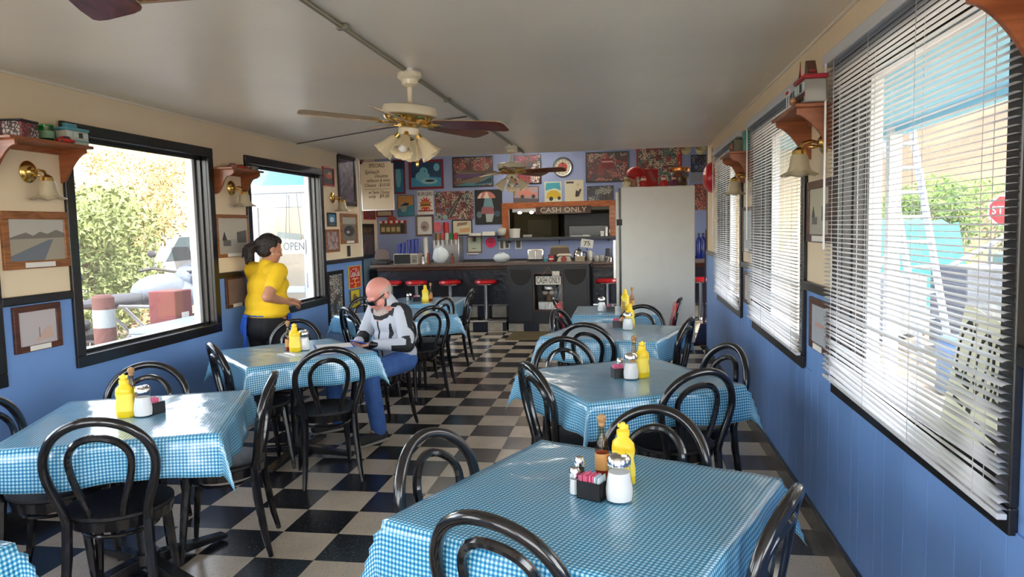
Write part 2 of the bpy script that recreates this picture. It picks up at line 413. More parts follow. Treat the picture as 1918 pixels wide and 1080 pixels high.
# baseboards and chair rails
mb = MB(); mb.box(RX-.028, RX+.001, Y0, 3.6, 0, .105); mb.box(RX-.02, RX+.001, Y0, 3.6, .1, .112); struct('baseboard_right', mb, [BLACKP])
mb = MB(); mb.box(LX-.001, LX+.025, Y0, Y1, 0, .105); struct('baseboard_left', mb, [BLACKP])
k = 5
for side, wins, lo, hi in (('l', LWIN, Y0, Y1), ('r', RWIN, Y0, 3.6)):
    edges = [lo]+[e for w_ in wins for e in w_]+[hi]
    for a, b in zip(edges[0::2], edges[1::2]):
        mb = MB()
        if side == 'l': mb.box(LX-.001, LX+.022, a, b, RAILZ, RAILZ+.05)
        else: mb.box(RX-.022, RX+.001, a, b, RAILZ, RAILZ+.05)
        o = struct('trim_%d' % k, mb, [BLACKP]); bev(o, .006); k += 1

# windows
VINYL = mat('white vinyl sash', (.78,.79,.80), .4)
PANE_D = glassmat('hazy window glass', haze=.05, hazecol=(.8,.85,.9))  # pale haze colour mixed evenly over the pane
def window(n, side, a, b, label_pane=PANE_D):
    s = 1 if side == 'l' else -1
    X = LX if side == 'l' else RX
    wo = link('window_%d' % n, None); wo['kind'] = 'structure'
    def bx(mb, x0, x1, *r):
        xs = sorted((X+s*x0, X+s*x1)); mb.box(xs[0], xs[1], *r)
    mb = MB(); t = tr+.012
    bx(mb, -.001, .024, a, b, WZ0, WZ0+t); bx(mb, -.001, .024, a, b, WZ1-t, WZ1); bx(mb, -.001, .024, a, a+t, WZ0+t, WZ1-t); bx(mb, -.001, .024, b-t, b, WZ0+t, WZ1-t)
    part('window_trim', mb, [BLACKP], wo, False, bevel=.005)
    mb = MB(); a1, b1, q0, q1 = a+tr, b-tr, WZ0+tr, WZ1-tr; j = .014
    bx(mb, -.10, 0, a1, b1, q0, q0+j); bx(mb, -.10, 0, a1, b1, q1-j, q1); bx(mb, -.10, 0, a1, a1+j, q0, q1); bx(mb, -.10, 0, b1-j, b1, q0, q1)
    bx(mb, -.055, -.04, a1, b1, q0+j, q0+j+.02); bx(mb, -.055, -.04, a1, a1+.03, q0, q1); bx(mb, -.055, -.04, b1-.03, b1, q0, q1); bx(mb, -.055, -.04, a1, b1, q1-.04, q1)
    part('window_jamb', mb, [BLACKP], wo, False)
    mb = MB(); bx(mb, -.0575, -.0515, b1-.026, b1-.016, q0+j, q1-j); part('sash_track', mb, [ALU], wo, False)
    mb = MB(); wv = .05
    bx(mb, -.15, -.098, a1, b1, q0, q0+.025); bx(mb, -.15, -.098, a1, b1, q1-.02, q1); bx(mb, -.15, -.098, a1, a1+.02, q0, q1); bx(mb, -.15, -.098, b1-wv, b1, q0, q1)
    part('window_sash', mb, [VINYL], wo, False)
    mb = MB(); bx(mb, -.127, -.123, a1+.01, b1-.01, q0+.01, q1-.01); part('pane', mb, [label_pane], wo, False)
    return wo
nwin = 1
for a, b in LWIN: window(nwin, 'l', a, b); nwin += 1
for a, b in RWIN: window(nwin, 'r', a, b); nwin += 1
for a, b in FW_ADDED:  # trim and panes of the added front windows
    wo = link('window_%d' % nwin, None); wo['kind'] = 'structure'; nwin += 1
    mb = MB(); mb.box(a-.06, b+.06, Y0-.001, Y0+.024, .36, .43); mb.box(a-.06, b+.06, Y0-.001, Y0+.024, 2.32, 2.39); mb.box(a-.06, a, Y0-.001, Y0+.024, .36, 2.39); mb.box(b, b+.06, Y0-.001, Y0+.024, .36, 2.39)
    part('window_trim', mb, [BLACKP], wo, False)
    mb = MB(); mb.box(a-.005, b+.005, Y0-.09, Y0-.086, .4, 2.35); part('pane', mb, [PANE_D], wo, False)
for X in (BX0-.08, BX1+.08):  # sashes and panes for the added serving room windows
    ya, yb = (4.0, 5.7) if X < 0 else (4.4, 6.2)
    wo = link('window_%d' % nwin, None); wo['kind'] = 'structure'; nwin += 1
    mb = MB(); mb.box(X-.03, X+.03, ya, yb, .9, .94); mb.box(X-.03, X+.03, ya, yb, 2.26, 2.3); mb.box(X-.03, X+.03, ya, ya+.04, .9, 2.3); mb.box(X-.03, X+.03, yb-.04, yb, .9, 2.3)
    part('window_sash', mb, [VINYL], wo, False)
    mb = MB(); mb.box(X-.002, X+.002, ya+.02, yb-.02, .92, 2.28); part('pane', mb, [PANE_D], wo, False)

# kitchen seen through the pass-through
KW = mat('kitchen olive wall', S(120,110,74), .6, var=.08)
mb = MB(); y2 = 10.6
mb.box(-1.2, -1.05, BY+TH, y2, 0, BH); mb.box(2.6, 2.75, BY+TH, y2, 0, BH); mb.box(-1.2, 2.75, y2, y2+.1, 0, BH)
struct('wall_kitchen', mb, [KW])
WOODF = woodmat('orange pine', S(140,70,24), S(186,104,44), scale=(4, 4, 18))
mb = MB()
mb.box(PW[0]-.115, PW[0]+.01, BY-.03, BY+.01, PW[2]-.02, PW[3]+.10); mb.box(PW[1]-.01, PW[1]+.115, BY-.03, BY+.01, PW[2]-.02, PW[3]+.10); mb.box(PW[0], PW[1], BY-.025, BY+.01, PW[3]-.01, PW[3]+.10)
o = struct('trim_40', mb, [WOODF]); bev(o, .006)
# ------------------------------------------------------------------ outside
DIRT = mat('tan dirt', S(124,108,86), .9, var=.18, vscale=.5)  # the ground's own tan, tone varied at random
mb = MB(); mb.box(-90, 90, -60, 120, -.35, -.12); g = struct('ground_outside', mb, [DIRT])
mb = MB(); mb.box(RX+TH, 4.6, Y0-1, 3.48, -.12, -.02); struct('porch_slab', mb, [mat('porch concrete', S(138,128,116), .85, var=.12, vscale=2)]); mat('concrete', S(190,184,174), .85, var=.1, vscale=2)
mb = MB(); mb.box(-6, 8, Y0-9, Y0-1.02, -.12, -.03); struct('bounce_apron', mb, [mat('pale bounce concrete', S(206,200,188), .85, var=.06, vscale=1)])  # unseen pale slab added to bounce sunlight onto the ceiling
mb = MB(); mb.box(-3.0, LX-TH, Y0-1, 2.6, -.12, -.04); struct('walk_slab', mb, [MATS['concrete']])
ROCK = mat('desert rock', S(126,102,80), .95, var=.35, vscale=.25, bump=.6, bscale=1.5)
SCRUB = mat('scrub hill', S(132,118,88), .95, var=.3, vscale=.35, bump=.5, bscale=2)
def hill(name, cx, cy, rx, ry, hgt, m, label, seed, rough=1.0):
    n = 64; vs = []; fs = []
    for i in range(n+1):
        for j in range(n+1):
            x = -1+2*i/n; y = -1+2*j/n
            f = max(0, 1-math.sqrt(x*x+y*y))
            z = hgt*(f**.8)*(0.8+.5*mnoise.noise(Vector((x*2+seed, y*2, seed))))+rough*(mnoise.fractal(Vector((x*7, y*7, seed)), 1.0, 2.0, 5))*min(1, f*6)
            vs.append((cx+x*rx, cy+y*ry, -.3+max(-.2, z)))
    for i in range(n):
        for j in range(n): a = i*(n+1)+j; fs.append((a, a+1, a+n+2, a+n+1))
    mb = MB(); mb.add(vs, fs); o = link(name, mb.mesh(name, [m], True)); tag(o, label, 'hill')
    return o
hill('rocky_hill', 48, 55, 45, 60, 30, ROCK, 'bare rocky tan hillside rising behind the junk yard', 1.3, 1.6)
hill('scrub_hill', -34, 46, 26, 40, 12, SCRUB, 'pale scrub covered hill behind the shrubs and truck', 4.1, .8)
hill('far_ridge', 0, 105, 60, 25, 9, SCRUB, 'low dry ridge far beyond the building', 8.4, .8)
LEAFM = mat('dusty green leaf', S(112,124,72), .7, var=.35, vscale=1.2)
LEAF2 = mat('fresh green leaf', S(92,122,50), .7, var=.3, vscale=1.0)
LEAF3 = mat('dry straw leaf', S(150,132,84), .8, var=.3, vscale=1.2)
BARK = mat('bark', S(96,78,60), .9, var=.2)
def tree(name, label, cx, cy, w_, h_, m, n=2600, seed=1, base=.25, group='trees and shrubs outside', leaf=.09):
    r = random.Random(seed); t = thing(name, label, 'tree' if h_ > 3 else 'shrub', (cx, cy, -.14), 0, group)
    mb = MB(); mb.rod((0, 0, 0), (0, 0, h_*.6), .06+h_*.015, 8, r2=.03)
    for k in range(6):
        a = r.uniform(0, 2*PI); mb.rod((0, 0, h_*(.2+.06*k)), (math.cos(a)*w_*.35, math.sin(a)*w_*.35, h_*(.45+.07*k)), .03, 6, r2=.01)
    part('trunk', mb, [BARK], t)
    vs = []; fs = []
    cl = [(r.gauss(0, .33)*w_, r.gauss(0, .33)*w_, h_*r.uniform(base, .9), w_*r.uniform(.14, .26)) for _ in range(26)]
    for k in range(n):
        c = r.choice(cl); d = Vector((r.gauss(0, 1), r.gauss(0, 1), r.gauss(0, 1))).normalized()*c[3]*(r.random()**.4)
        p = Vector(c[:3])+d
        if p.z > h_ or p.z < .1: continue
        a = Vector((r.gauss(0, 1), r.gauss(0, 1), r.gauss(0, 1))).normalized(); b = a.orthogonal().normalized(); s_ = leaf*r.uniform(.6, 1.4)
        i = len(vs); vs += [p-a*s_, p+b*s_*.35, p+a*s_, p-b*s_*.35]; fs.append((i, i+1, i+2, i+3))
    mb = MB(); mb.add(vs, fs); part('foliage', mb, [m], t, False, kind='stuff')
    return t
tree('oleander_shrub', 'large dusty green shrub seen through the window above the motorcycle', -6.6, 5.0, 2.2, 2.7, LEAFM, 15000, 1, .1, leaf=.05)
tree('oleander_shrub', 'second dusty shrub beside the largest one outside', -7.4, 1.9, 2.0, 2.4, LEAFM, 9000, 2, .1, leaf=.05)
tree('dry_bush', 'straw coloured dry bush left of the white truck', -7.6, 7.4, 2.0, 2.6, LEAF3, 8000, 3, .1, leaf=.05)
tree('bare_tree', 'thin half bare tree standing over the parked truck', -13.2, 15.5, 2.6, 4.6, LEAF3, 5000, 4, .45, leaf=.06)
tree('desert_tree', 'round green tree in front of the rocky hillside', 9.6, 14.5, 3.0, 2.7, LEAF2, 9000, 5, .3, leaf=.08)
tree('desert_tree', 'green tree beside the road stop sign', 15.2, 15.5, 3.4, 3.4, LEAF2, 9000, 6, .25, leaf=.085)
tree('desert_tree', 'darker green tree above the teal tarp', 7.2, 22.0, 3.2, 3.2, LEAFM, 8000, 7, .25, leaf=.09)

# motorcycle parked in the shade outside the left window (front wheel towards +y)
def motorcycle(loc, rz):
    t = thing('motorcycle', 'silver grey touring motorcycle parked outside the window', 'motorcycle', loc, rz)
    GR = mat('bike silver paint', S(92,102,116), .35, coat=.4); BK = mat('bike black', (.03,.03,.035), .5); RUB = mat('tyre rubber', (.02,.02,.02), .8)
    for yy, nm in ((-.76, 'rear_wheel'), (.80, 'front_wheel')):
        mb = MB(); ring = [(0, yy+.30*math.cos(a), .33+.30*math.sin(a)) for a in [2*PI*i/28 for i in range(28)]]
        mb.tube(ring, .055 if yy < 0 else .045, 8, 0, True)
        mb.tube([(0, yy+.235*math.cos(a), .33+.235*math.sin(a)) for a in [2*PI*i/28 for i in range(28)]], .014, 6, 1, True)
        for i in range(14): a = 2*PI*i/14; mb.rod((0, yy, .33), (0, yy+.235*math.cos(a), .33+.235*math.sin(a)), .005, 4, 1)
        mb.rod((-.06, yy, .33), (.06, yy, .33), .035, 10, 1)
        part(nm, mb, [RUB, ALU], t)
    mb = MB(); mb.ell((0, .0, .42), (.15, .30, .2)); mb.ell((0, .22, .55), (.12, .18, .16)); mb.rod((-.19, 0, .4), (.19, 0, .4), .11, 14); part('engine', mb, [mat('engine grey', (.12,.12,.13), .5)], t)
    mb = MB(); mb.rod((-.1, -.75, .33), (-.1, .1, .5), .025); mb.rod((.1, -.75, .33), (.1, .1, .5), .025); mb.rod((.12, -.5, .85), (.12, .3, .75), .018); mb.rod((.12, -.45, .85), (.12, .05, .4), .016); mb.rod((-.12, -.5, .85), (-.12, .3, .75), .018); mb.rod((-.12, -.45, .85), (-.12, .05, .4), .016); part('frame', mb, [ALU], t)
    mb = MB(); mb.ell((0, .18, .93), (.17, .36, .17)); mb.ell((0, .42, .86), (.2, .24, .16)); part('fuel_tank', mb, [GR], t)
    mb = MB(); mb.ell((0, -.38, .88), (.15, .42, .07)); part('saddle', mb, [BK], t)
    mb = MB(); mb.add([(-.1, .70, 1.0), (.1, .70, 1.0), (.06, 1.12, .86), (-.06, 1.12, .86), (-.1, .7, .92), (.1, .7, .92), (.06, 1.12, .83), (-.06, 1.12, .83)], [(0,1,2,3),(7,6,5,4),(0,4,5,1),(1,5,6,2),(2,6,7,3),(3,7,4,0)]); mb.ell((0, .62, 1.02), (.16, .16, .15)); part('front_fairing', mb, [GR], t)
    mb = MB(); mb.rod((-.09, .80, .33), (-.09, .52, 1.08), .026); mb.rod((.09, .80, .33), (.09, .52, 1.08), .026); part('fork', mb, [ALU], t)
    mb = MB(); mb.tube([(-.4, .36, 1.12), (-.3, .44, 1.14), (-.1, .52, 1.1), (.1, .52, 1.1), (.3, .44, 1.14), (.4, .36, 1.12)], .014); part('handlebar', mb, [BK], t)
    for s in (-1, 1): mb = MB(); mb.rod((s*.28, .46, 1.14), (s*.34, .5, 1.27), .006); mb.ell((s*.35, .5, 1.29), (.06, .015, .04)); part('mirror', mb, [BK], t)
    mb = MB(); mb.add([(-.15, .62, 1.1), (.15, .62, 1.1), (.11, .50, 1.36), (-.11, .50, 1.36)], [(0,1,2,3)]); part('windscreen', mb, [glassmat('smoked screen', (.35,.35,.38))], t)
    mb = MB(); mb.rod((.16, -.9, .5), (.16, -.1, .36), .05, 10); part('exhaust', mb, [ALU], t)
    mb = MB(); mb.ell((0, -.86, .72), (.09, .16, .05)); mb.box(-.08, .08, -1.08, -1.05, .5, .64); part('rear_fender', mb, [BK], t)
    mb = MB(); mb.rod((-.1, -.1, .33), (-.28, -.02, 0.0), .014); part('kickstand', mb, [BK], t)
    return t
mc = motorcycle((-3.55, 2.1, -.12), math.radians(-6)); mc.scale = (1.15, 1.15, 1.15)
mb = MB(); mb.cyl((0, 0, 0), .095, 1.14, 20, 0); mb.cyl((0, 0, .86), .097, .17, 20, 1); mb.lathe([(.095, 1.14), (.07, 1.165), (0, 1.17)], 20, (0, 0, 0), 0)
solo('bollard', mb, [mat('faded red paint', S(112,70,62), .7, var=.15), mat('white band', S(160,168,168), .6)], 'round faded red bollard with a white band outside', 'bollard', (-3.02, .74, -.12))
t = thing('newspaper_box', 'faded red metal vending box beside the motorcycle', 'box', (-2.93, 1.62, -.12))
mb = MB(); mb.box(-.15, .15, -.15, .15, .3, 1.13); part('cabinet', mb, [mat('faded crimson', S(118,48,48), .6, var=.12)], t, bevel=.012)
mb = MB(); mb.box(-.12, .12, -.12, .12, 0, .3); part('pedestal', mb, [DARK], t)
mb = MB(); mb.box(.15, .156, -.05, .07, .82, .9); part('coin_plate', mb, [PAPER], t)
t = thing('white_chest', 'low white metal chest standing against the outside wall', 'chest', (-2.3, 1.12, -.05))
mb = MB(); mb.box(-.28, .28, -.62, .62, 0, .76); part('body', mb, [mat('chest white', S(156,170,176), .5)], t, bevel=.015)
mb = MB(); mb.box(-.29, .29, -.63, .63, .76, .81); part('lid', mb, [MATS['chest white']], t, bevel=.01)
mb = MB(); mb.box(.28, .3, -.07, .07, .62, .66); part('latch', mb, [ALU], t)
# pickup truck
def truck(loc, rz, name, label, col, cat='truck', L_=5.0):
    t = thing(name, label, cat, loc, rz); P = mat(name+' paint', col, .35, coat=.4)
    mb = MB(); mb.prism([(-L_/2, .45), (L_/2, .45), (L_/2, .95), (L_/2-1.2, 1.05), (L_/2-1.7, 1.75), (L_/2-2.9, 1.78), (L_/2-3.1, 1.1), (-L_/2, 1.1)], -.9, .9); part('body', mb, [P], t, bevel=.05)
    mb = MB(); mb.prism([(L_/2-1.32, 1.1), (L_/2-1.78, 1.66), (L_/2-2.82, 1.69), (L_/2-2.98, 1.14)], -.91, .91); part('side_glass', mb, [mat('dark car glass', (.05,.07,.08), .1)], t)
    for x in (-L_/2+.95, L_/2-.95):
        for y in (-.82, .82): mb = MB(); mb.cyl((x, y-.12 if y > 0 else y-.1, .38), .38, .22, 18, 0, Matrix.Rotation(-PI/2, 3, 'X')); part('wheel', mb, [mat('tyre rubber', (.02,.02,.02), .8)], t)
    mb = MB(); mb.box(L_/2-.02, L_/2+.04, -.85, .85, .5, .62); part('bumper', mb, [ALU], t)
    mb = MB(); mb.box(L_/2-.01, L_/2+.01, -.6, .6, .68, .88); part('grille', mb, [DARK], t)
    return t
truck((-9.6, 11.6, -.12), math.radians(-100), 'pickup_truck', 'white pickup truck parked beyond the shrubs', S(140,146,150))
# entry lobby with a glazed white door seen through the second left window
DOORW = mat('white door paint', S(206,212,220), .45)
vy = 2.75
mb = MB(); mb.box(-3.4, LX-TH, vy, vy+.1, 2.14, H+.1, 0); mb.box(-3.4, -2.72, vy, vy+.1, -.05, 2.14, 1); mb.box(-1.76, LX-TH, vy, vy+.1, -.05, 2.14, 1)
struct('wall_lobby', mb, [SOFF, DOORW])
t = thing('entry_door', 'white framed glass entry door of the lobby', 'door', (-2.24, vy, -.05))
mb = MB(); mb.box(-.48, -.40, -.02, .1, 0, 2.19); mb.box(.40, .48, -.02, .1, 0, 2.19); mb.box(-.48, .48, -.02, .1, 2.10, 2.19); part('door_frame', mb, [DOORW], t, bevel=.008)
mb = MB(); mb.box(-.40, -.27, .0, .05, 0, 2.1); mb.box(.29, .40, .0, .05, 0, 2.1); mb.box(-.27, .29, .0, .05, 1.93, 2.1); mb.box(-.27, .29, .0, .05, 0, .28); mb.box(-.27, .29, .0, .05, .92, 1.0); part('door_leaf', mb, [DOORW], t, bevel=.008)
mb = MB(); mb.box(-.28, .30, .02, .026, .25, 1.97); part('door_glass', mb, [PANE_D], t, False)
mb = MB(); mb.rod((.33, -.03, .98), (.33, -.03, 1.16), .012); mb.rod((.33, -.03, 1.0), (.33, .0, 1.0), .01); part('pull_handle', mb, [ALU], t)
t = thing('open_sign', 'white hanging board with grey OPEN lettering on the glass door', 'sign', (-2.05, vy-.03, 1.42))
mb = MB(); mb.box(-.14, .14, -.004, .004, -.085, .085); part('board', mb, [PAPER], t, False)
lettering('OPEN', .13, mat('sign grey', S(96,108,108), .6), t, (0, -.0055, 0), .26)
mb = MB(); mb.rod((-.1, 0, .085), (-.06, 0, .62), .0025, 5); mb.rod((.1, 0, .085), (.06, 0, .62), .0025, 5); part('cord', mb, [DARK], t)
t = thing('lobby_notice', 'pale grey slanted strip sign hanging above the OPEN board', 'sign', (-2.1, vy-.035, 1.545))
mb = MB(); mb.cbox((0, 0, 0), (.3, .008, .07), 0, Matrix.Rotation(.12, 3, 'Y')); part('strip', mb, [mat('pale grey card', S(150,160,156), .7)], t, False)
mb = MB(); mb.rod((0, .01, .03), (0, .03, .48), .002, 5); part('cord', mb, [DARK], t)
# yard on the right
TARP = mat('teal tarp', S(36,128,126), .5, var=.15, vscale=2, bump=.5, bscale=4)
mb = MB(); vs = []; n = 14; r = random.Random(2)
for i in range(n+1):
    for j in range(n+1):
        x = -1+2*i/n; y = -1+2*j/n; e = max(abs(x), abs(y))
        vs.append((x*1.5*(1+.05*r.random()), y*1.3, 1.75-.10*r.random()-(1.75 if e > .9 else .25*max(0, e-.5))-.0))
mb.add(vs, [(i*(n+1)+j, i*(n+1)+j+1, (i+1)*(n+1)+j+1, (i+1)*(n+1)+j) for i in range(n) for j in range(n)])
solo('tarp_covered_load', mb, [TARP], 'teal tarp draped over a load in the yard', 'tarp', (6.4, 10.2, -.12), .3)
truck((8.8, 6.2, -.12), math.radians(-95), 'white_van', 'white utility truck parked in front of the teal tarp', S(132,136,138), 'truck', 4.4)
def ladder(loc, rz, tilt):
    t = thing('stepladder', 'tall aluminium ladder leaning in the yard', 'ladder', loc, rz); t.rotation_euler = (tilt, 0, rz)
    for s in (-1, 1): mb = MB(); mb.box(s*.22-.02, s*.22+.02, -.035, .035, 0, 2.9); part('rail', mb, [ALU], t, False)
    for k in range(9): mb = MB(); mb.box(-.21, .21, -.03, .03, .25+k*.3, .28+k*.3); part('rung', mb, [ALU], t, False)
ladder((5.35, 3.6, -.12), .5, -.22)
t = thing('road_stop_sign', 'red octagonal road stop sign on a post', 'sign', (8.6, 9.1, -.12), math.radians(-28))
mb = MB(); mb.rod((0, 0, 0), (0, 0, 2.2), .03); part('post', mb, [ALU], t)
oc = [(.3*math.cos(PI/8+k*PI/4), 1.82+.3*math.sin(PI/8+k*PI/4)) for k in range(8)]; oc2 = [(.27*math.cos(PI/8+k*PI/4), 1.82+.27*math.sin(PI/8+k*PI/4)) for k in range(8)]
mb = MB(); mb.prism(oc, -.045, -.03, 0); mb.prism(oc2, -.048, -.045, 1); part('octagon', mb, [PAPER, REDP], t, False)
lettering('STOP', .2, PAPER, t, (0, -.051, 1.82), .44)
for k, (x, y, c, l) in enumerate([(5.5, 5.9, (140,146,148), 'white crate stacked with junk near the ladder'), (6.3, 4.6, (84,90,98), 'grey metal machine standing in the yard'), (6.9, 3.2, (64,72,86), 'dark scrap bin at the back of the yard'), (5.0, 2.2, (40,96,150), 'small blue drum on the ground outside the blinds')]):
    rr = random.Random(k); t = thing(('crate', 'machine', 'scrap_bin', 'drum')[k], l, 'yard junk', (x, y, -.12), rr.random())
    h_ = (.9, 1.1, .8, .55)[k]
    mb = MB()
    if k == 3: mb.lathe([(.2, 0), (.22, .02), (.2, .18), (.22, .2), (.2, .36), (.22, .38), (.2, h_)], 18)
    else: mb.box(-.5, .5, -.4, .4, .08, h_)
    part('body', mb, [mat('junk %d' % k, S(*c), .6, var=.2)], t, bevel=.02)
    mb = MB()
    if k == 3: mb.cyl((.08, 0, h_), .03, .03); part('cap', mb, [DARK], t)
    else:
        for a in (-.4, .4):
            mb.box(a-.05, a+.05, -.4, .4, 0, .1)
        part('skid', mb, [DARK], t)
        mb = MB(); mb.rod((-.4, .1, h_), (.3, -.1, h_+.45), .03); mb.rod((.2, .3, h_), (-.1, -.2, h_+.3), .02); part('scrap_pipe', mb, [ALU], t)
for k, yy in enumerate((-5.6, -2.0, 1.6)):
    mb = MB(); mb.box(4.12, 4.22, yy, yy+.1, -.05, 2.4); struct('porch_post_%d' % k, mb, [WHITE])
# ------------------------------------------------------------------ chairs
def hoop(wb, wm, zb, zt, y0, lean, n=26):
    # closed-top hoop: bottom half-width wb at height zb, widest wm, top at zt; leans back
    P = []; zm = zt-wm*.92
    for i in range(9):
        f = i/9; s_ = f*f*(3-2*f); P.append((-(wb+(wm-wb)*s_), zb+(zm-zb)*f))
    for i in range(n+1):
        a = PI-PI*i/n; P.append((wm*math.cos(a), zm+(zt-zm)*math.sin(a)))
    P2 = P[:9]; P += [(-x, z) for x, z in reversed(P2)]
    return [(x, y0-lean*(z-zb)-.03*max(0, 1-((x/wm)**2))*((z-zb)/(zt-zb)), z) for x, z in P]
ZS = .455
def chair_proto():
    t = thing('bentwood_chair', 'x', 'chair')
    mb = MB(); mb.lathe([(0, ZS-.02), (.195, ZS-.02), (.208, ZS-.012), (.208, ZS), (.19, ZS+.006), (.1, ZS-.003), (0, ZS-.006)], 32); part('seat', mb, [SEATB], t)
    mb = MB(); mb.lathe([(.185, ZS-.06), (.2, ZS-.06), (.208, ZS-.015), (.19, ZS-.015), (.185, ZS-.06)], 32, cap=False)
    part('seat_ring', mb, [BLACKC], t)
    mb = MB(); mb.tube(hoop(.150, .205, ZS-.02, .868, -.175, .16), .0195, 10); part('back_hoop', mb, [BLACKC], t)
    mb = MB(); mb.tube(hoop(.062, .115, ZS-.02, .80, -.175, .16), .015, 8); part('inner_hoop', mb, [BLACKC], t)
    for s in (-1, 1):
        mb = MB(); mb.tube([(s*.150, -.172, ZS-.005), (s*.155, -.182, .30), (s*.168, -.212, .1), (s*.178, -.235, 0)], [.021, .021, .017, .013], 8); part('leg', mb, [BLACKC], t)
        mb = MB(); mb.tube([(s*.135, .135, ZS-.03), (s*.145, .15, .30), (s*.158, .17, .1), (s*.165, .18, 0)], [.024, .021, .016, .012], 8); part('leg', mb, [BLACKC], t)
    mb = MB(); mb.tube([(.145*math.cos(a), .145*math.sin(a)-.01, .36) for a in [2*PI*i/24 for i in range(24)]], .008, 6, 0, True); part('stretcher', mb, [BLACKC], t)
    return t
CHAIR = chair_proto(); FIRST = [True]
def chair(bx, by, fx, fy, label):
    l = math.hypot(fx, fy); fx /= l; fy /= l
    o = CHAIR if FIRST[0] else copy_tree(CHAIR); FIRST[0] = False
    o.location = (bx+fx*.235, by+fy*.235, 0); o.rotation_euler = (0, 0, math.atan2(-fx, fy))
    tag(o, label, 'chair', 'black bentwood chairs')
def rot(a, x, y): c, s = math.cos(a), math.sin(a); return (c*x-s*y, s*x+c*y)
TABS = {  # centre, angle in degrees, top side
 'A': (1.71, -3.153, -23.8, .905), 'B': (1.80, -1.35, 29.5, .90), 'C': (1.72, .42, -18, .90), 'D': (1.70, 1.86, 0, .79),
 'E': (-.44, -2.33, 21, .87), 'F': (-.51, -.575, 44, .87), 'G': (-.46, 1.55, 46, .90), 'H': (-.53, 2.95, 2, .84), 'I': (-.36, -4.02, -8, .90)}
TDESC = {'A': 'the first table along the blinds', 'B': 'the second table along the blinds', 'C': 'the third table along the blinds', 'D': 'the table beside the refrigerator',
 'E': 'the motorcycle window table', 'F': 'the bald person table', 'G': 'the table behind the bald person', 'H': 'the table nearest the counter stools', 'I': 'the window table farthest from the counter'}
def side_chair(T, which, dist, label, turn=0, along=0):
    cx, cy, a, s = TABS[T]; a = math.radians(a)
    n = {'front': (0, -1), 'back': (0, 1), 'left': (-1, 0), 'right': (1, 0)}[which]; nx, ny = rot(a, *n); tx, ty = -ny, nx
    f = rot(math.radians(turn), -nx, -ny)
    chair(cx+nx*dist+tx*along, cy+ny*dist+ty*along, f[0], f[1], label)
side_chair('A', 'left', .60, 'black bentwood chair on the aisle side of the table before the CLOSED sign window', along=.03)
side_chair('A', 'front', .50, 'black bentwood chair on the side away from the counter at the salt shaker table', along=-.03)
side_chair('A', 'right', .545, 'black bentwood chair wedged between the salt shaker table and the blue wall')
side_chair('A', 'back', .63, 'black bentwood chair between the first two tables along the blinds', along=.05)
side_chair('B', 'left', .54, 'black bentwood chair on the aisle side of the rotated table with labelled mustard')
side_chair('B', 'front', .52, 'black bentwood chair with legs shown beside the blue wall, at the rotated table', along=.12)
side_chair('B', 'back', .68, 'black bentwood chair behind the rotated table, facing away from the counter', along=.06)
side_chair('B', 'right', .665, 'black bentwood chair pushed to the wall beneath the middle blinds')
side_chair('C', 'front', .50, 'black bentwood chair tucked under the third table along the blinds', along=-.05)
side_chair('C', 'back', .71, 'black bentwood chair between the third blinds table and the refrigerator table')
side_chair('C', 'left', .58, 'black bentwood chair on the aisle side of the third table along the blinds', along=-.25)
side_chair('C', 'right', .56, 'black bentwood chair on the wall side of the third table along the blinds')
side_chair('E', 'front', .53, 'black bentwood chair on the open floor side of the motorcycle window table', along=.0)
side_chair('E', 'right', .56, 'black bentwood chair at the hanging cloth corner of the motorcycle window table', along=.19)
side_chair('E', 'back', .68, 'black bentwood chair between the motorcycle window wall and its table', along=.13)
side_chair('E', 'left', .58, 'black bentwood chair under the green mug shelf at the motorcycle window table')
chair(.0, -1.15, -.51, .86, 'black bentwood chair with woven seat facing the bald person across his table')
side_chair('F', 'left', .53, 'black bentwood chair on the window side of the bald person table', along=.1)
chair(-.84, .16, .12, -1, 'black bentwood chair in front of the waitress in yellow')
chair(-.05, .43, -.53, -.85, 'black bentwood chair that the bald person sits on')
side_chair('G', 'left', .53, 'black bentwood chair beside the bald person shoulder, nearer the window wall', along=.1)
side_chair('G', 'back', .69, 'black bentwood chair against the wall below the soda sign')
side_chair('G', 'front', .60, 'black bentwood chair directly behind the bald person chair', along=.05)
side_chair('G', 'right', .57, 'black bentwood chair between the two tables nearest the counter')
side_chair('H', 'right', .52, 'black bentwood chair on the aisle side of the table nearest the stools', along=.0)
# two padded chairs at the far right table
def padded(bx, by, f, label):
    t = thing('padded_chair', label, 'chair', (bx+f*.235, by, 0), math.atan2(-f, 0), 'red padded chairs')
    mb = MB(); mb.cbox((0, .02, .45), (.42, .40, .06)); part('seat', mb, [RED], t, bevel=.02)
    mb = MB(); mb.tube(hoop(.16, .20, .44, .87, -.2, .2), .013, 8); part('back_frame', mb, [BLACKC], t)
    mb = MB(); mb.cbox((0, -.245, .70), (.33, .035, .25), 0, Matrix.Rotation(.2, 3, 'X')); part('back_pad', mb, [RED], t, bevel=.015)
    for x in (-.17, .17):
        for y in (-.18, .18): mb = MB(); mb.rod((x, y, .43), (x*1.1, y*1.12, 0), .013); part('leg', mb, [BLACKC], t)
padded(1.17, 1.86, 1, 'black framed chair with red back pad on the aisle side of the refrigerator table')
padded(2.25, 1.80, -1, 'black framed chair with red back pad beside the refrigerator and wall')

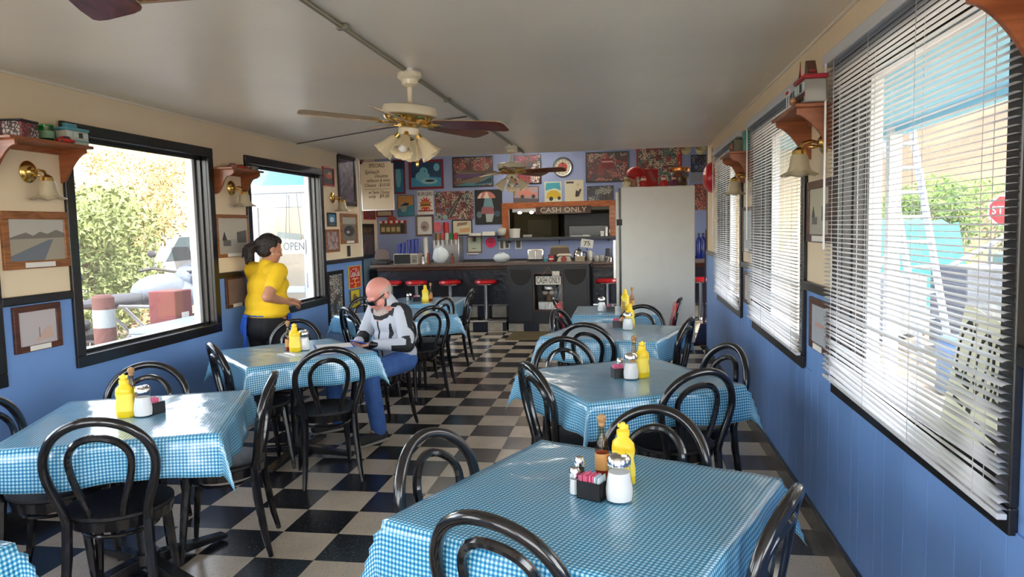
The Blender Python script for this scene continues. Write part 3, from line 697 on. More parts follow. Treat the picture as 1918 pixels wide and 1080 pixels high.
# ------------------------------------------------------------------ tables and gingham cloths
def gingham():
    m, nt, p = nodemat('blue gingham vinyl'); N = nt.nodes; Lk = nt.links
    uv = N.new('ShaderNodeUVMap'); uv.uv_map = 'cloth'; sp = N.new('ShaderNodeSeparateXYZ'); Lk.new(uv.outputs[0], sp.inputs[0])
    outs = []
    for ax in (0, 1):
        mu = N.new('ShaderNodeMath'); mu.operation = 'DIVIDE'; mu.inputs[1].default_value = .0135; Lk.new(sp.outputs[ax], mu.inputs[0])
        fr = N.new('ShaderNodeMath'); fr.operation = 'FRACT'; Lk.new(mu.outputs[0], fr.inputs[0])
        gt = N.new('ShaderNodeMath'); gt.operation = 'GREATER_THAN'; gt.inputs[1].default_value = .5; Lk.new(fr.outputs[0], gt.inputs[0]); outs.append(gt)
    ad = N.new('ShaderNodeMath'); ad.operation = 'ADD'; Lk.new(outs[0].outputs[0], ad.inputs[0]); Lk.new(outs[1].outputs[0], ad.inputs[1])
    hv = N.new('ShaderNodeMath'); hv.operation = 'MULTIPLY'; hv.inputs[1].default_value = .5; Lk.new(ad.outputs[0], hv.inputs[0])
    r = N.new('ShaderNodeValToRGB'); r.color_ramp.interpolation = 'CONSTANT'; e = r.color_ramp.elements
    e[0].color = (*S(196,228,236), 1); e[1].position = .75; e[1].color = (*S(22,104,158), 1); x = e.new(.25); x.color = (*S(72,164,206), 1)
    Lk.new(hv.outputs[0], r.inputs[0]); Lk.new(r.outputs[0], p.inputs['Base Color'])
    n = N.new('ShaderNodeTexNoise'); n.inputs['Scale'].default_value = 9; n.inputs['Detail'].default_value = 3; tc = N.new('ShaderNodeTexCoord'); Lk.new(tc.outputs['Object'], n.inputs['Vector'])
    b = N.new('ShaderNodeBump'); b.inputs['Strength'].default_value = .22; b.inputs['Distance'].default_value = .02; Lk.new(n.outputs[0], b.inputs['Height'])
    Lk.new(b.outputs[0], p.inputs['Normal']); Lk.new(b.outputs[0], p.inputs['Coat Normal'])
    p.inputs['Roughness'].default_value = .35; p.inputs['Coat Weight'].default_value = .8; p.inputs['Coat Roughness'].default_value = .12
    return m
GING = gingham(); LINING = mat('pale cloth lining', S(176,200,196), .8)
def cloth_mesh(s, d, seed):
    h = s/2; r = random.Random(seed); ph = [r.uniform(0, 6.28) for _ in range(8)]
    ax = sorted({-h-d*k/6 for k in range(7)} | {h+d*k/6 for k in range(7)} | {-h+s*k/28 for k in range(29)}); n = len(ax)
    vs = []; uv = []
    for a in ax:
        for b in ax:
            ex, ey = max(abs(a)-h, 0), max(abs(b)-h, 0); sx, sy = (1 if a > 0 else -1), (1 if b > 0 else -1)
            x, y, z = max(-h, min(h, a)), max(-h, min(h, b)), 0
            if ex or ey:
                if ex and ey:
                    e = math.hypot(ex, ey); z = -min(e, d*1.42); o = .012+.42*min(ex, ey)
                    x += sx*o*(.4+.6*ex/(e+1e-6)); y += sy*o*(.4+.6*ey/(e+1e-6))
                elif ex:
                    wv = math.sin(b*13+ph[0 if sx > 0 else 1])*.6+math.sin(b*27+ph[2])*.4; fall = min(1, (h-abs(b))/.12)
                    x += sx*(.006+ex*.10+ex/d*.018*wv*fall); z = -ex*(1+.06*math.sin(b*9+ph[3]))
                else:
                    wv = math.sin(a*13+ph[4 if sy > 0 else 5])*.6+math.sin(a*25+ph[6])*.4; fall = min(1, (h-abs(a))/.12)
                    y += sy*(.006+ey*.10+ey/d*.018*wv*fall); z = -ey*(1+.06*math.sin(a*9+ph[7]))
            else: z = .0012*math.sin(a*31+ph[0])*math.sin(b*27+ph[1])
            vs.append((x, y, z)); uv.append((a, b))
    fs = [(i*n+j, (i+1)*n+j, (i+1)*n+j+1, i*n+j+1) for i in range(n-1) for j in range(n-1)]
    me = bpy.data.meshes.new('tablecloth'); me.from_pydata(vs, [], fs)
    L_ = me.uv_layers.new(name='cloth')
    for lo in me.loops: L_.data[lo.index].uv = uv[lo.vertex_index]
    me.materials.append(GING); me.materials.append(LINING)
    me.polygons.foreach_set('use_smooth', [True]*len(me.polygons)); me.update()
    return me
TZ = .747
for i, (T, (cx, cy, a, s)) in enumerate(TABS.items()):
    t = thing('cafe_table', 'black pedestal table with gingham cloth, '+TDESC[T], 'table', (cx, cy, 0), math.radians(a), 'pedestal tables')
    mb = MB(); mb.box(-s/2+.004, s/2-.004, -s/2+.004, s/2-.004, TZ-.034, TZ-.003); part('tabletop', mb, [DARK], t, bevel=.004)
    mb = MB(); mb.cyl((0, 0, .05), .038, TZ-.09, 16); mb.cyl((0, 0, .05), .06, .05, 16); mb.lathe([(.05, TZ-.1), (.16, TZ-.045), (.16, TZ-.034)], 16); part('column', mb, [BLACKP], t)
    for k in range(4):
        mb = MB(); mb.X = Matrix.Rotation(math.radians(45+90*k), 4, 'Z'); mb.prism([(.02, .03), (.40, .012), (.42, .012), (.42, .035), (.03, .085)], -.03, .03)
        part('foot', mb, [BLACKP], t, bevel=.006)
    o = link('tablecloth', cloth_mesh(s, .17 if T != 'D' else .15, i*5+1), None, (cx, cy, TZ+.0015), math.radians(a))
    sm = o.modifiers.new('solid', 'SOLIDIFY'); sm.thickness = .0015; sm.offset = -1; sm.material_offset = 1; sm.material_offset_rim = 1
    tag(o, 'blue gingham vinyl cloth on '+TDESC[T], 'tablecloth', 'blue gingham tablecloths')
TOPZ = TZ+.0032

# ------------------------------------------------------------------ condiments
CLEAR = glassmat('clear jar glass', (.97,.98,.98), 1.0, ior=1.5); SUGAR = mat('white sugar', (.82,.82,.84), .8); YEL = mat('mustard yellow', S(242,206,28), .35); YEL2 = mat('mustard cap', S(250,214,60), .4)
AMBER = glassmat('sauce bottle glass', (.85,.6,.4), 1.0); SAUCE = mat('red hot sauce', S(150,36,14), .3); CAPW = woodmat('wood cap', S(150,110,70), S(190,150,100)); PINK = mat('pink packet', S(236,120,160), .6); WPK = mat('pale blue packet', S(206,222,232), .6); PEP = mat('pepper', (.05,.045,.04), .8)
LABELM = mat('label print', S(224,196,196), .6)
def yellow_bottle():
    t = thing('mustard_bottle', 'x', 'bottle')
    mb = MB(); mb.X = Matrix.Diagonal((1.12, .72, 1, 1)); mb.lathe([(.030, 0), (.036, .006), (.036, .05), (.030, .085), (.036, .115), (.033, .135), (.018, .152), (.017, .16)], 20); part('body', mb, [YEL], t)
    mb = MB(); mb.lathe([(.021, .156), (.021, .174), (.012, .18), (.011, .19), (.006, .2), (.0, .201)], 14); mb.cbox((0, 0, .188), (.036, .008, .012)); part('cap', mb, [YEL2], t)
    mb = MB(); mb.X = Matrix.Diagonal((1.12, .72, 1, 1)); mb.lathe([(.0368, .03), (.0368, .055), (.0318, .085), (.0365, .11)], 20, cap=False); part('label_band', mb, [mat('mustard label', S(250,226,90), .4)], t)
    return t
def sauce_bottle():
    t = thing('hot_sauce_bottle', 'x', 'bottle')
    mb = MB(); mb.lathe([(.021, 0), (.023, .005), (.023, .10), (.019, .12), (.010, .15), (.010, .178)], 18); part('glass', mb, [AMBER], t)
    mb = MB(); mb.lathe([(.0205, .003), (.0215, .01), (.0215, .075), (0, .075)], 18); part('sauce', mb, [SAUCE], t)
    mb = MB(); mb.lathe([(.0235, .03), (.0235, .085)], 18, cap=False); part('paper_label', mb, [mat('sauce label', S(206,150,90), .6)], t)
    mb = MB(); mb.cyl((0, 0, .174), .011, .012); mb.ell((0, 0, .198), .0165); part('cap', mb, [CAPW], t)
    return t
def sugar_jar():
    t = thing('sugar_jar', 'x', 'jar')
    mb = MB(); mb.lathe([(.040, 0), (.043, .006), (.043, .04), (.034, .085), (.034, .118)], 22, cap=True); part('glass', mb, [CLEAR], t)
    mb = MB(); mb.lathe([(.038, .006), (.040, .02), (.0405, .04), (.0325, .082), (.032, .09), (0, .092)], 20); part('sugar', mb, [SUGAR], t)
    mb = MB(); mb.lathe([(.0355, .112), (.0355, .132), (.030, .139), (0, .143)], 22); mb.cbox((.016, 0, .142), (.016, .02, .006)); part('lid', mb, [CHROME], t)
    return t
def shaker(pep):
    t = thing('pepper_shaker' if pep else 'salt_shaker', 'x', 'shaker')
    mb = MB(); mb.lathe([(.017, 0), (.019, .004), (.016, .06)], 8); part('glass', mb, [CLEAR], t)
    mb = MB(); mb.lathe([(.0155, .003), (.017, .006), (.0145, .05), (0, .05)], 8); part('contents', mb, [PEP if pep else SUGAR], t)
    mb = MB(); mb.lathe([(.0175, .056), (.018, .074), (.013, .085), (0, .089)], 16); part('cap', mb, [CHROME], t)
    return t
def caddy():
    t = thing('packet_caddy', 'x', 'caddy')
    mb = MB(); a, b, h_, w_ = .04, .028, .055, .0025
    mb.box(-a, a, -b, b, 0, w_); mb.box(-a, -a+w_, -b, b, 0, h_); mb.box(a-w_, a, -b, b, 0, h_); mb.box(-a, a, -b, -b+w_, 0, h_); mb.box(-a, a, b-w_, b, 0, h_)
    part('tray', mb, [BLACKP], t, False)
    rr = random.Random(4)
    for k in range(12):
        mb = MB(); mb.cbox((-.033+.006*k, rr.uniform(-.003, .003), .042), (.0022, .045, .06+rr.uniform(-.004, .006)), 0, Matrix.Rotation(rr.uniform(-.15, .15), 3, 'Y'))
        part('packet', mb, [PINK if k < 8 else WPK], t, False)
    return t
PROTO = {'m': yellow_bottle(), 's': sauce_bottle(), 'j': sugar_jar(), 'w': shaker(0), 'p': shaker(1), 'c': caddy()}
NAMED = {'m': 'yellow squeeze mustard bottle', 's': 'hot sauce bottle with round wooden cap', 'j': 'glass sugar jar with steel lid', 'w': 'small glass salt shaker', 'p': 'small pepper shaker with steel cap', 'c': 'black caddy of pink and white sugar packets'}
CATS = {'m': 'bottle', 's': 'bottle', 'j': 'jar', 'w': 'shaker', 'p': 'shaker', 'c': 'caddy'}
GRP = {'m': 'mustard bottles on the tables', 's': 'hot sauce bottles on the tables', 'j': 'sugar jars on the tables', 'w': 'salt shakers on the tables', 'p': 'pepper shakers on the tables', 'c': 'sweetener caddies on the tables'}
used = set()
def put(k, u, v, T, rz=0, z=None):
    p = onz(u, v, TOPZ); o = PROTO[k] if k not in used else copy_tree(PROTO[k]); used.add(k)
    o.location = (p.x, p.y, TOPZ-.0012 if z is None else z); o.rotation_euler = (0, 0, rz)
    tag(o, NAMED[k]+' on '+TDESC[T], CATS[k], GRP[k])
for T, items in {
 'A': [('s', 1128, 893, 0), ('m', 1168, 903, -.5), ('j', 1160, 936, 0), ('p', 1086, 902, 0), ('w', 1077, 924, 0), ('c', 1110, 930, -.42)],
 'B': [('s', 1188, 698, 0), ('m', 1203, 706, .3), ('j', 1182, 709, 0), ('c', 1160, 706, .4), ('w', 1161, 698, 0)],
 'C': [('s', 1168, 612, 0), ('m', 1180, 613, .2), ('j', 1176, 617, 0), ('c', 1158, 612, -.3)],
 'D': [('j', 1127, 583, 0), ('c', 1144, 584, 0), ('m', 1171, 578, 0), ('s', 1184, 577, 0)],
 'E': [('m', 236, 780, .4), ('s', 250, 770, 0), ('j', 269, 778, 0), ('c', 289, 773, 1.2)],
 'F': [('s', 541, 656, 0), ('m', 553, 658, .2), ('j', 570, 655, 0)],
 'H': [('w', 764, 563, 0), ('p', 769, 562, 0), ('c', 781, 564, 0), ('m', 797, 565, 0), ('s', 807, 563, 0)]}.items():
    for k, u, v, rz in items: put(k, u, v, T, rz)
# ------------------------------------------------------------------ ceiling fans and conduit
IVORY = mat('ivory enamel', S(222,214,190), .3, coat=.3); SHADEG = mat('ivory ribbed glass', S(224,210,176), .35, coat=.3); BULB = mat('unlit white bulb', (.85,.83,.78), .2)
BLTAN = woodmat('oak blade side', S(150,128,100), S(176,154,124), scale=(3, 30, 3))
def fan(loc, rz, tilt, label, kit=True):
    t = thing('ceiling_fan', label, 'ceiling fan', loc, rz, 'ceiling fans with light kits')
    mb = MB(); mb.lathe([(.055, 0), (.055, -.02), (.0, -.02)], 16); part('junction_box', mb, [STEEL], t)
    mb = MB(); mb.lathe([(.068, -.02), (.07, -.045), (.05, -.06), (.045, -.085), (.02, -.1), (0, -.1)], 24); part('canopy', mb, [IVORY], t)
    mb = MB(); mb.cyl((0, 0, -.19), .014, .1, 12); part('downrod', mb, [IVORY], t)
    R = Matrix.Rotation(tilt, 4, 'Y'); P = Matrix.Translation((0, 0, -.19))
    def mk(): m_ = MB(); m_.X = P @ R; return m_
    mb = mk(); mb.lathe([(.02, 0), (.08, -.005), (.15, -.02), (.158, -.04), (.155, -.065), (.14, -.072)], 32); part('motor_housing', mb, [IVORY], t)
    mb = mk(); mb.lathe([(.142, -.07), (.150, -.078), (.140, -.095), (.10, -.115), (.065, -.12), (.05, -.14)], 32); part('brass_skirt', mb, [BRASS], t)
    mb = mk(); mb.lathe([(.045, -.13), (.06, -.14), (.06, -.175), (.045, -.185), (0, -.19)], 24); part('switch_housing', mb, [IVORY], t)
    for k in range(5):
        a = math.radians(72*k); X = P @ R @ Matrix.Rotation(a, 4, 'Z')
        ir = MB(); ir.X = X; ir.tube([(.08, 0, -.115), (.13, .015, -.118), (.18, .03, -.115), (.22, .02, -.112)], .006, 6); ir.tube([(.08, 0, -.115), (.13, -.015, -.118), (.18, -.03, -.115), (.22, -.02, -.112)], .006, 6)
        mb = MB(); mb.X = X @ Matrix.Translation((0, 0, -.108)) @ Matrix.Rotation(math.radians(-16), 4, 'X')
        prof = [(.17, .042), (.20, .055), (.50, .068), (.585, .066), (.605, .056), (.615, .035), (.615, -.035), (.605, -.056), (.585, -.066), (.50, -.068), (.20, -.055), (.17, -.042)]
        n = len(prof); vs = [(x, y, .003) for x, y in prof]+[(x, y, -.003) for x, y in prof]
        mb.add(vs, [tuple(range(n))]+[(i, i+n, (i+1) % n+n, (i+1) % n) for i in range(n)], 1); mb.add(vs, [tuple(reversed(range(n, 2*n)))], 0)
        b = part('blade', mb, [REDW if k in (0, 1, 3) else REDW, BLTAN], t, False); part('blade_iron', ir, [BRASS], b)
    for k in range(4 if kit else 0):
        a = math.radians(90*k+20); X = P @ R @ Matrix.Rotation(a, 4, 'Z') @ Matrix.Translation((.05, 0, -.17)) @ Matrix.Rotation(math.radians(140), 4, 'Y')
        ar = MB(); ar.X = X; ar.cyl((0, 0, 0), .016, .045, 12); 
        mb = MB(); mb.X = X; mb.lathe([(.02, .03), (.03, .045), (.042, .10), (.062, .15), (.059, .15), (.039, .10), (.027, .047)], 24, cap=False, ruffle=[0, 0, .001, .004, .004, .001, 0, 8]); sh = part('light_shade', mb, [SHADEG], t)
        part('lamp_arm', ar, [BRASS], sh); mb = MB(); mb.X = X; mb.ell((0, 0, .105), (.03, .03, .038)); part('bulb', mb, [BULB], sh)
    if not kit: return t
    mb = MB(); mb.tube([(.02, .02, -.37), (.022, .02, -.45), (.022, .02, -.51)], .0015, 5); mb.ell((.022, .02, -.53), (.009, .009, .02)); part('pull_chain', mb, [BRASS], t)
    return t
fan((.603, -1.25, H), math.radians(-15), .11, 'brass and ivory ceiling fan with clustered glass shades above the first tables')
fan((.58, 2.60, H), math.radians(-12), 0, 'brass and ivory ceiling fan nearest the poster wall and clock')
fan((.64, -4.02, H), math.radians(110), 0, 'dark bladed ceiling fan on the conduit farthest from the counter', False)
mb = MB(); mb.rod((.575, Y0+.01, H-.0125), (.60, 3.45, H-.0125), .011, 8)
for yy in (-3.2, -2.2, -.3, 1.0, 3.2): mb.cbox((.59, yy, H-.0125), (.05, .03, .0245))
solo('conduit_pipe', mb, [mat('galvanised conduit', S(150,146,128), .4, .6)], 'long metal conduit pipe running along the ceiling', 'pipe')
mb = MB(); mb.rod((LX+.001, 1.75, H-.006), (-.3, .95, H-.006), .005, 6); mb.rod((-.3, .95, H-.006), (.55, .5, H-.006), .005, 6)
solo('ceiling_cable', mb, [DARK], 'thin dark cable stapled across the ceiling to the conduit', 'cable')
t = thing('ceiling_vent', 'slatted brown ceiling vent beside the conduit', 'vent', (.15, -2.86, H))
mb = MB(); mb.box(-.26, .26, -.18, -.16, -.012, .001); mb.box(-.26, .26, .16, .18, -.012, .001); mb.box(-.26, -.24, -.18, .18, -.012, .001); mb.box(.24, .26, -.18, .18, -.012, .001); part('vent_frame', mb, [mat('tan vent', S(150,120,90), .5)], t, False)
for k in range(14): mb = MB(); mb.cbox((-.22+.034*k, 0, -.006), (.020, .33, .003), 0, Matrix.Rotation(.5, 3, 'Y')); part('slat', mb, [MATS['tan vent']], t, False)
mb = MB(); mb.box(-.25, .25, -.17, .17, -.001, .001); part('vent_backing', mb, [DARK], t, False)

# ------------------------------------------------------------------ blinds on the right windows
SLAT = mat('white blind slat', S(226,228,232), .35)
def slatmesh(L_):
    n = 5; vs = []; w_ = .025
    for k in range(n):
        x = -w_/2+w_*k/(n-1); z = .0025*(1-(2*x/w_)**2)
        vs += [(x, -L_/2, z), (x, L_/2, z)]
    mb = MB(); mb.add(vs, [(2*k, 2*k+1, 2*k+3, 2*k+2) for k in range(n-1)]); return mb.mesh('slat', [SLAT], True)
def blinds(a, b, label, seed, zb=.87, tangle=0, cordn=4):
    X = RX-.045; r = random.Random(seed); L_ = b-a-.01
    t = thing('window_blind', label, 'blind', (X, (a+b)/2, 0), 0, 'white venetian blinds')
    mb = MB(); mb.box(-.022, .044, -L_/2-.03, L_/2+.03, 2.275, 2.325); part('head_rail', mb, [mat('blind rail', S(206,208,212), .35)], t, bevel=.006)
    sl = slatmesh(L_); pitch = .0195; n = int((2.265-zb)/pitch)
    for k in range(n):
        z = 2.262-pitch*k; o = link('slat', sl, t, (0, 0, z))
        tilt = -.10+r.uniform(-.03, .03); rx = r.uniform(-.002, .002)
        tilt += .22*max(0, (1.35-z)/.5)
        if k > n-22 and tangle: rx += tangle*(k-(n-22))/22*r.uniform(.4, 1.2); tilt += r.uniform(-.25, .25)
        o.rotation_euler = (rx, tilt, 0)
    mb = MB(); mb.box(-.012, .012, -L_/2, L_/2, -.008, .008); o = part('bottom_rail', mb, [MATS['blind rail']], t, False, bevel=.003); o.location = (0, 0, 2.262-pitch*n-.006); o.rotation_euler = (tangle*.5, 0, 0)
    for k in range(cordn):
        yy = -L_/2+L_*(.08+.84*k/(cordn-1))
        for x in (-.0135, .0135): mb = MB(); mb.rod((x, yy, zb-.01), (x, yy, 2.28), .0011, 4); part('ladder_cord', mb, [mat('cord grey', (.45,.45,.46), .7)], t, False)
    mb = MB(); mb.rod((-.02, L_/2-.03, 1.45), (-.02, L_/2-.03, 2.28), .005, 6); part('tilt_wand', mb, [mat('clear wand', (.8,.8,.82), .2)], t)
blinds(-3.43, -1.79, 'large white blind with lower slats bent around the CLOSED sign', 1, .86, .030)
blinds(-1.27, .37, 'middle white window blind between the two wooden wall shelves', 2, .87, .012)
blinds(.89, 2.53, 'white window blind next to the red round sign', 3, .87, .018)
P0 = mat('cream card', S(226,226,200), .7)
t = thing('closed_sign', 'white card with black CLOSED lettering leaning in the blind window', 'sign', (2.815, -3.02, .86)); t.rotation_euler = (0, .10, -PI/2)
t.rotation_euler = (math.radians(-6), math.radians(9), -PI/2)
mb = MB(); mb.box(-.20, .20, -.003, .003, -.005, .43); part('card', mb, [P0], t, False)
lettering('CLOSED', .29, BLACK, t, (0, -.0045, .28), .37)
mb = MB(); [mb.box(x, x+w_, -.0042, -.0035, z, z+.014) for x, w_, z in ((-.15, .07, .13), (-.06, .03, .13), (0, .05, .11), (.07, .08, .11), (.04, .1, .08))]; part('small_print', mb, [BLACK], t, False, kind='stuff')

# ------------------------------------------------------------------ wall shelves with curved brackets
def shelf(side, yc, L_, label, z=2.12, dep=.19, scal=False):
    X, rz = (LX, PI/2) if side == 'l' else (RX, -PI/2)
    t = thing('wall_shelf', label, 'shelf', (X, yc, z), rz, 'wooden wall shelves')   # local: x along wall, -y into the room
    mb = MB(); mb.box(-L_/2, L_/2, -dep, .001, -.018, 0); part('board', mb, [SHELFW], t, bevel=.004)
    for s in (-1, 1):
        x0 = s*(L_/2-.05); pr = [(0.001, -.018), (-dep*.92, -.018), (-dep*.92, -.045)]
        for i in range(9):
            f = i/8; yy = -dep*.92*(1-f)+(-.03)*f; zz = -.045-.16*(f**1.7)-(.012*math.sin(f*2*PI*1.5) if scal else 0); pr.append((yy, zz))
        pr += [(0.001, -.215)]
        mb = MB(); vs = [(x0-.009, y, z_) for y, z_ in pr]+[(x0+.009, y, z_) for y, z_ in pr]; n = len(pr)
        mb.add(vs, [tuple(range(n)), tuple(reversed(range(n, 2*n)))]+[(i, i+n, (i+1) % n+n, (i+1) % n) for i in range(n)]); part('bracket', mb, [SHELFW], t, False)
    mb = MB(); mb.box(-L_/2+.06, L_/2-.06, -.02, .001, -.05, -.018); part('back_rail', mb, [SHELFW], t, False)
    return t
shelf('l', -1.68, .60, 'wooden shelf holding a green glass mug and tin diner')
shelf('l', .425, .52, 'small scalloped wooden shelf with toy cars between the motorcycle and door windows', z=2.125, scal=True)
shelf('r', -1.53, .56, 'wooden shelf with a toy diner and flag beside the CLOSED sign blind', z=2.115)
shelf('r', .63, .54, 'dark wooden shelf holding a toy radio between the far blinds', z=2.115, scal=True)
shelf('r', -3.665, .50, 'wooden shelf beside the CLOSED sign window, farthest from the counter', z=2.115)
shelf('l', -3.79, .50, 'wooden shelf on the window wall near the corner table', z=2.12)

# ------------------------------------------------------------------ wall sconces
FROST = mat('frosted amber glass', S(206,192,160), .3, trans=.25, coat=.3)
def sconce(side, y, z, label):
    X, rz = (LX, PI/2) if side == 'l' else (RX, -PI/2)
    t = thing('wall_sconce', label, 'wall lamp', (X, y, z), rz, 'brass wall sconces')
    mb = MB(); mb.lathe([(.062, 0), (.062, .006), (.05, .018), (.03, .022), (.02, .034), (0, .036)], 28, (0, 0, 0), 0, True, Matrix.Rotation(PI/2, 3, 'X')); part('backplate', mb, [BRASS], t)
    mb = MB(); mb.tube([(0, -.03, 0), (0, -.07, .008), (0, -.105, -.002), (0, -.12, -.03)], .008, 8); mb.ell((0, -.055, -.02), (.01, .025, .01)); part('arm', mb, [BRASS], t)
    mb = MB(); mb.lathe([(.012, -.02), (.032, -.035), (.036, -.055), (.0, -.055)], 20, (0, -.12, 0)); part('shade_holder', mb, [BRASS], t)
    mb = MB(); mb.lathe([(.033, -.05), (.042, -.07), (.045, -.105), (.055, -.135), (.085, -.155), (.082, -.157), (.052, -.138), (.042, -.107), (.039, -.07), (.031, -.052)], 40, (0, -.12, 0), cap=False, ruffle=[0, 0, 0, .002, .009, .009, .002, 0, 0, 0, 6]); sh = part('glass_shade', mb, [FROST], t)
    mb = MB(); mb.ell((0, -.12, -.125), (.03, .03, .036)); part('bulb', mb, [BULB], sh)
sconce('l', -1.676, 1.955, 'brass sconce under the green mug shelf')
sconce('l', .455, 1.972, 'brass sconce under the toy car shelf')
sconce('l', 2.616, 1.973, 'brass sconce beside the tall purple poster')
sconce('r', -1.58, 1.958, 'brass sconce under the toy diner shelf')
sconce('r', .58, 1.956, 'brass sconce under the toy radio shelf')

# ------------------------------------------------------------------ pictures
PFAC = {'l': (LX, PI/2), 'r': (RX, -PI/2), 'b': (BY, 0), 's': (BX0, PI/2)}
def wallrect(side, u0, v0, u1, v1):
    um, vm = (u0+u1)/2, (v0+v1)/2
    if side == 'b':
        c = [ony(u, v, BY) for u, v in ((u0, vm), (u1, vm), (um, v0), (um, v1))]; return (c[0].x+c[1].x)/2, (c[2].z+c[3].z)/2, abs(c[1].x-c[0].x), abs(c[2].z-c[3].z)
    X = PFAC[side][0]; c = [onx(u, v, X) for u, v in ((u0, vm), (u1, vm))]; yc = (c[0].y+c[1].y)/2
    # v0, v1 are read at the centre line of the picture
    d = Vector((X, yc, 1.5))-CP; uc = 959+CAMF*d.dot(CR)/d.dot(_fw)
    z0, z1 = onx(uc, v0, X).z, onx(uc, v1, X).z
    return yc, (z0+z1)/2, abs(c[1].y-c[0].y), abs(z0-z1)
def P_(c): return mat('print %d %d %d' % c, S(*c), .45)
def picture(name, side, box, label, fcol=None, fw=.025, base=None, art=(), cat='picture', plate=False, texts=(), dep=.018, group=None, back=None, mw=0.0, z=0):
    a, zc, w_, h_ = wallrect(side, *box); X, rz = PFAC[side]
    loc = (a, X, zc+z) if side == 'b' else (X, a, zc+z)
    t = thing(name, label, cat, loc, rz, group)
    fm = fcol
    if fm is not None:
        for s in (0, 1):
            pass
        mb = MB(); W2, H2 = w_/2, h_/2
        mb.box(-W2, W2, -dep, .0, H2-fw, H2); mb.box(-W2, W2, -dep, .0, -H2, -H2+fw); mb.box(-W2, -W2+fw, -dep, .0, -H2+fw, H2-fw); mb.box(W2-fw, W2, -dep, .0, -H2+fw, H2-fw)
        part('frame', mb, [fm], t, False, bevel=.003)
    else: fw = 0
    iw, ih = w_/2-fw+.001*(fw > 0), h_/2-fw+.001*(fw > 0); dy = -dep*.55 if fw else -.004
    mats_ = [base if base is not None else PAPER]; mb = MB(); mb.box(-iw, iw, dy, .0, -ih, ih, 0)
    if mw: mats_.append(base); mats_[0] = PAPER; mb.box(-iw+mw, iw-mw, dy-.0006, dy, -ih+mw, ih-mw, 1)
    bw, bh = iw-mw, ih-mw
    for i, (c, pts) in enumerate(art):
        m_ = c if not isinstance(c, tuple) else P_(c)
        if m_ not in mats_: mats_.append(m_)
        pl = [(-bw+2*bw*x, -bh+2*bh*z_) for x, z_ in pts]; y = dy-.0009-.0003*i; n = len(pl)
        mb.prism(pl, y, dy, mats_.index(m_))
    part('print', mb, mats_, t, False)
    if plate: q = MB(); q.box(-w_*.22, w_*.22, -dep-.003, -dep*.5, -h_/2+fw*.15, -h_/2+fw*.15+.028); part('caption_plate', q, [PAPER], t, False)
    for (txt, x, z_, sz, wd, m_) in texts:
        lettering(txt, sz, m_, t, (-bw+2*bw*x, dy-.0012-.0003*len(art)-.001, -bh+2*bh*z_), wd*2*bw)
    return t
def circ(x, y, rx, ry=None, n=14, a0=0, a1=2*PI): ry = ry or rx; return [(x+rx*math.cos(a0+(a1-a0)*i/n), y+ry*math.sin(a0+(a1-a0)*i/n)) for i in range(n if abs(a1-a0-2*PI) < 1e-6 else n+1)]
sky_g, g1, g2, g3 = (196,194,186), (150,148,140), (104,102,98), (58,58,60)
ROADART = [((186,184,176), [(0, .55), (1, .55), (1, 1), (0, 1)]), ((120,116,108), [(0, .55), (.15, .62), (.3, .68), (.42, .60), (.55, .70), (.68, .64), (.85, .74), (1, .66), (1, .5), (0, .5)]), ((164,156,142), [(0, 0), (1, 0), (1, .55), (0, .52)]), ((112,120,130), [(.05, 0), (.6, 0), (.78, .5), (.70, .5), (0, .12), (0, 0)])]
TOWN = [((176,172,160), [(0, 0), (1, 0), (1, .4), (0, .4)]), (g3, [(.12, .38), (.2, .62), (.28, .38)]), (g2, [(.62, .3), (.62, .6), (.95, .66), (.95, .3)]), (g2, [(.15, .22), (.4, .22), (.4, .38), (.15, .38)])]
picture('framed_photo', 'l', (0, 396, 128, 502), 'large oak framed photo of a desert road with mountains', OAK, .045, P_((176,170,160)), ROADART, plate=True)
picture('framed_photo', 'l', (22, 571, 112, 658), 'dark wood framed pale print below the desert road photo', WALNUT, .035, P_((186,180,184)), [((196,168,156), [(.4, .1), (.9, .15), (.85, .5), (.7, .45), (.5, .2)]), ((120,110,110), [(.52, .2), (.54, .2), (.54, .5), (.52, .5)])], plate=True)
picture('framed_photo', 'l', (403, 402, 465, 481), 'oak framed old street photo beneath the toy car shelf', OAK, .03, P_((190,184,172)), TOWN, plate=True)
picture('framed_photo', 'l', (421, 516, 459, 576), 'dark wood framed sepia print behind the waitress', WALNUT, .03, mat('sepia', S(138,116,108), .5, var=.1), (), plate=True)
picture('small_sign', 'l', (603, 314, 624, 349), 'small red framed picture of an orange car', REDP, .02, P_((60,56,56)), [((200,96,60), circ(.55, .55, .35, .2)), ((230,180,150), circ(.6, .7, .2, .08))])
picture('tall_poster', 'l', (632, 292, 665, 386), 'tall narrow purple collage poster at the room corner', BLACKP, .055, collage('purple collage', [S(70,54,84), S(120,96,138), S(44,36,52), S(150,130,156), S(96,80,110)], 16, 1))
picture('small_sign', 'l', (612, 398, 628, 424), 'small blue picture in black frame', BLACKP, .02, P_((60,140,190)), [((220,230,236), circ(.5, .5, .28, .25)), ((40,60,80), [(0, 0), (1, 0), (1, .25), (0, .25)])])
picture('framed_print', 'l', (609, 429, 634, 472), 'oak framed pinkish print of figures', OAK, .03, collage('pink print', [S(210,180,180), S(180,130,140), S(230,214,206), S(150,110,120)], 20, 2))
picture('framed_photo', 'l', (637, 400, 668, 456), 'oak framed grey photo beside the corner trim', OAK, .045, P_((120,116,106)), [(g3, circ(.5, .4, .38, .24)), ((170,168,158), [(0, .7), (1, .7), (1, 1), (0, 1)]), ((196,192,184), circ(.4, .35, .12, .06))], plate=True)
picture('narrow_plaque', 'l', (650, 460, 656, 480), 'tiny dark narrow plaque on the cream wall', None, 0, P_((40,36,34)))
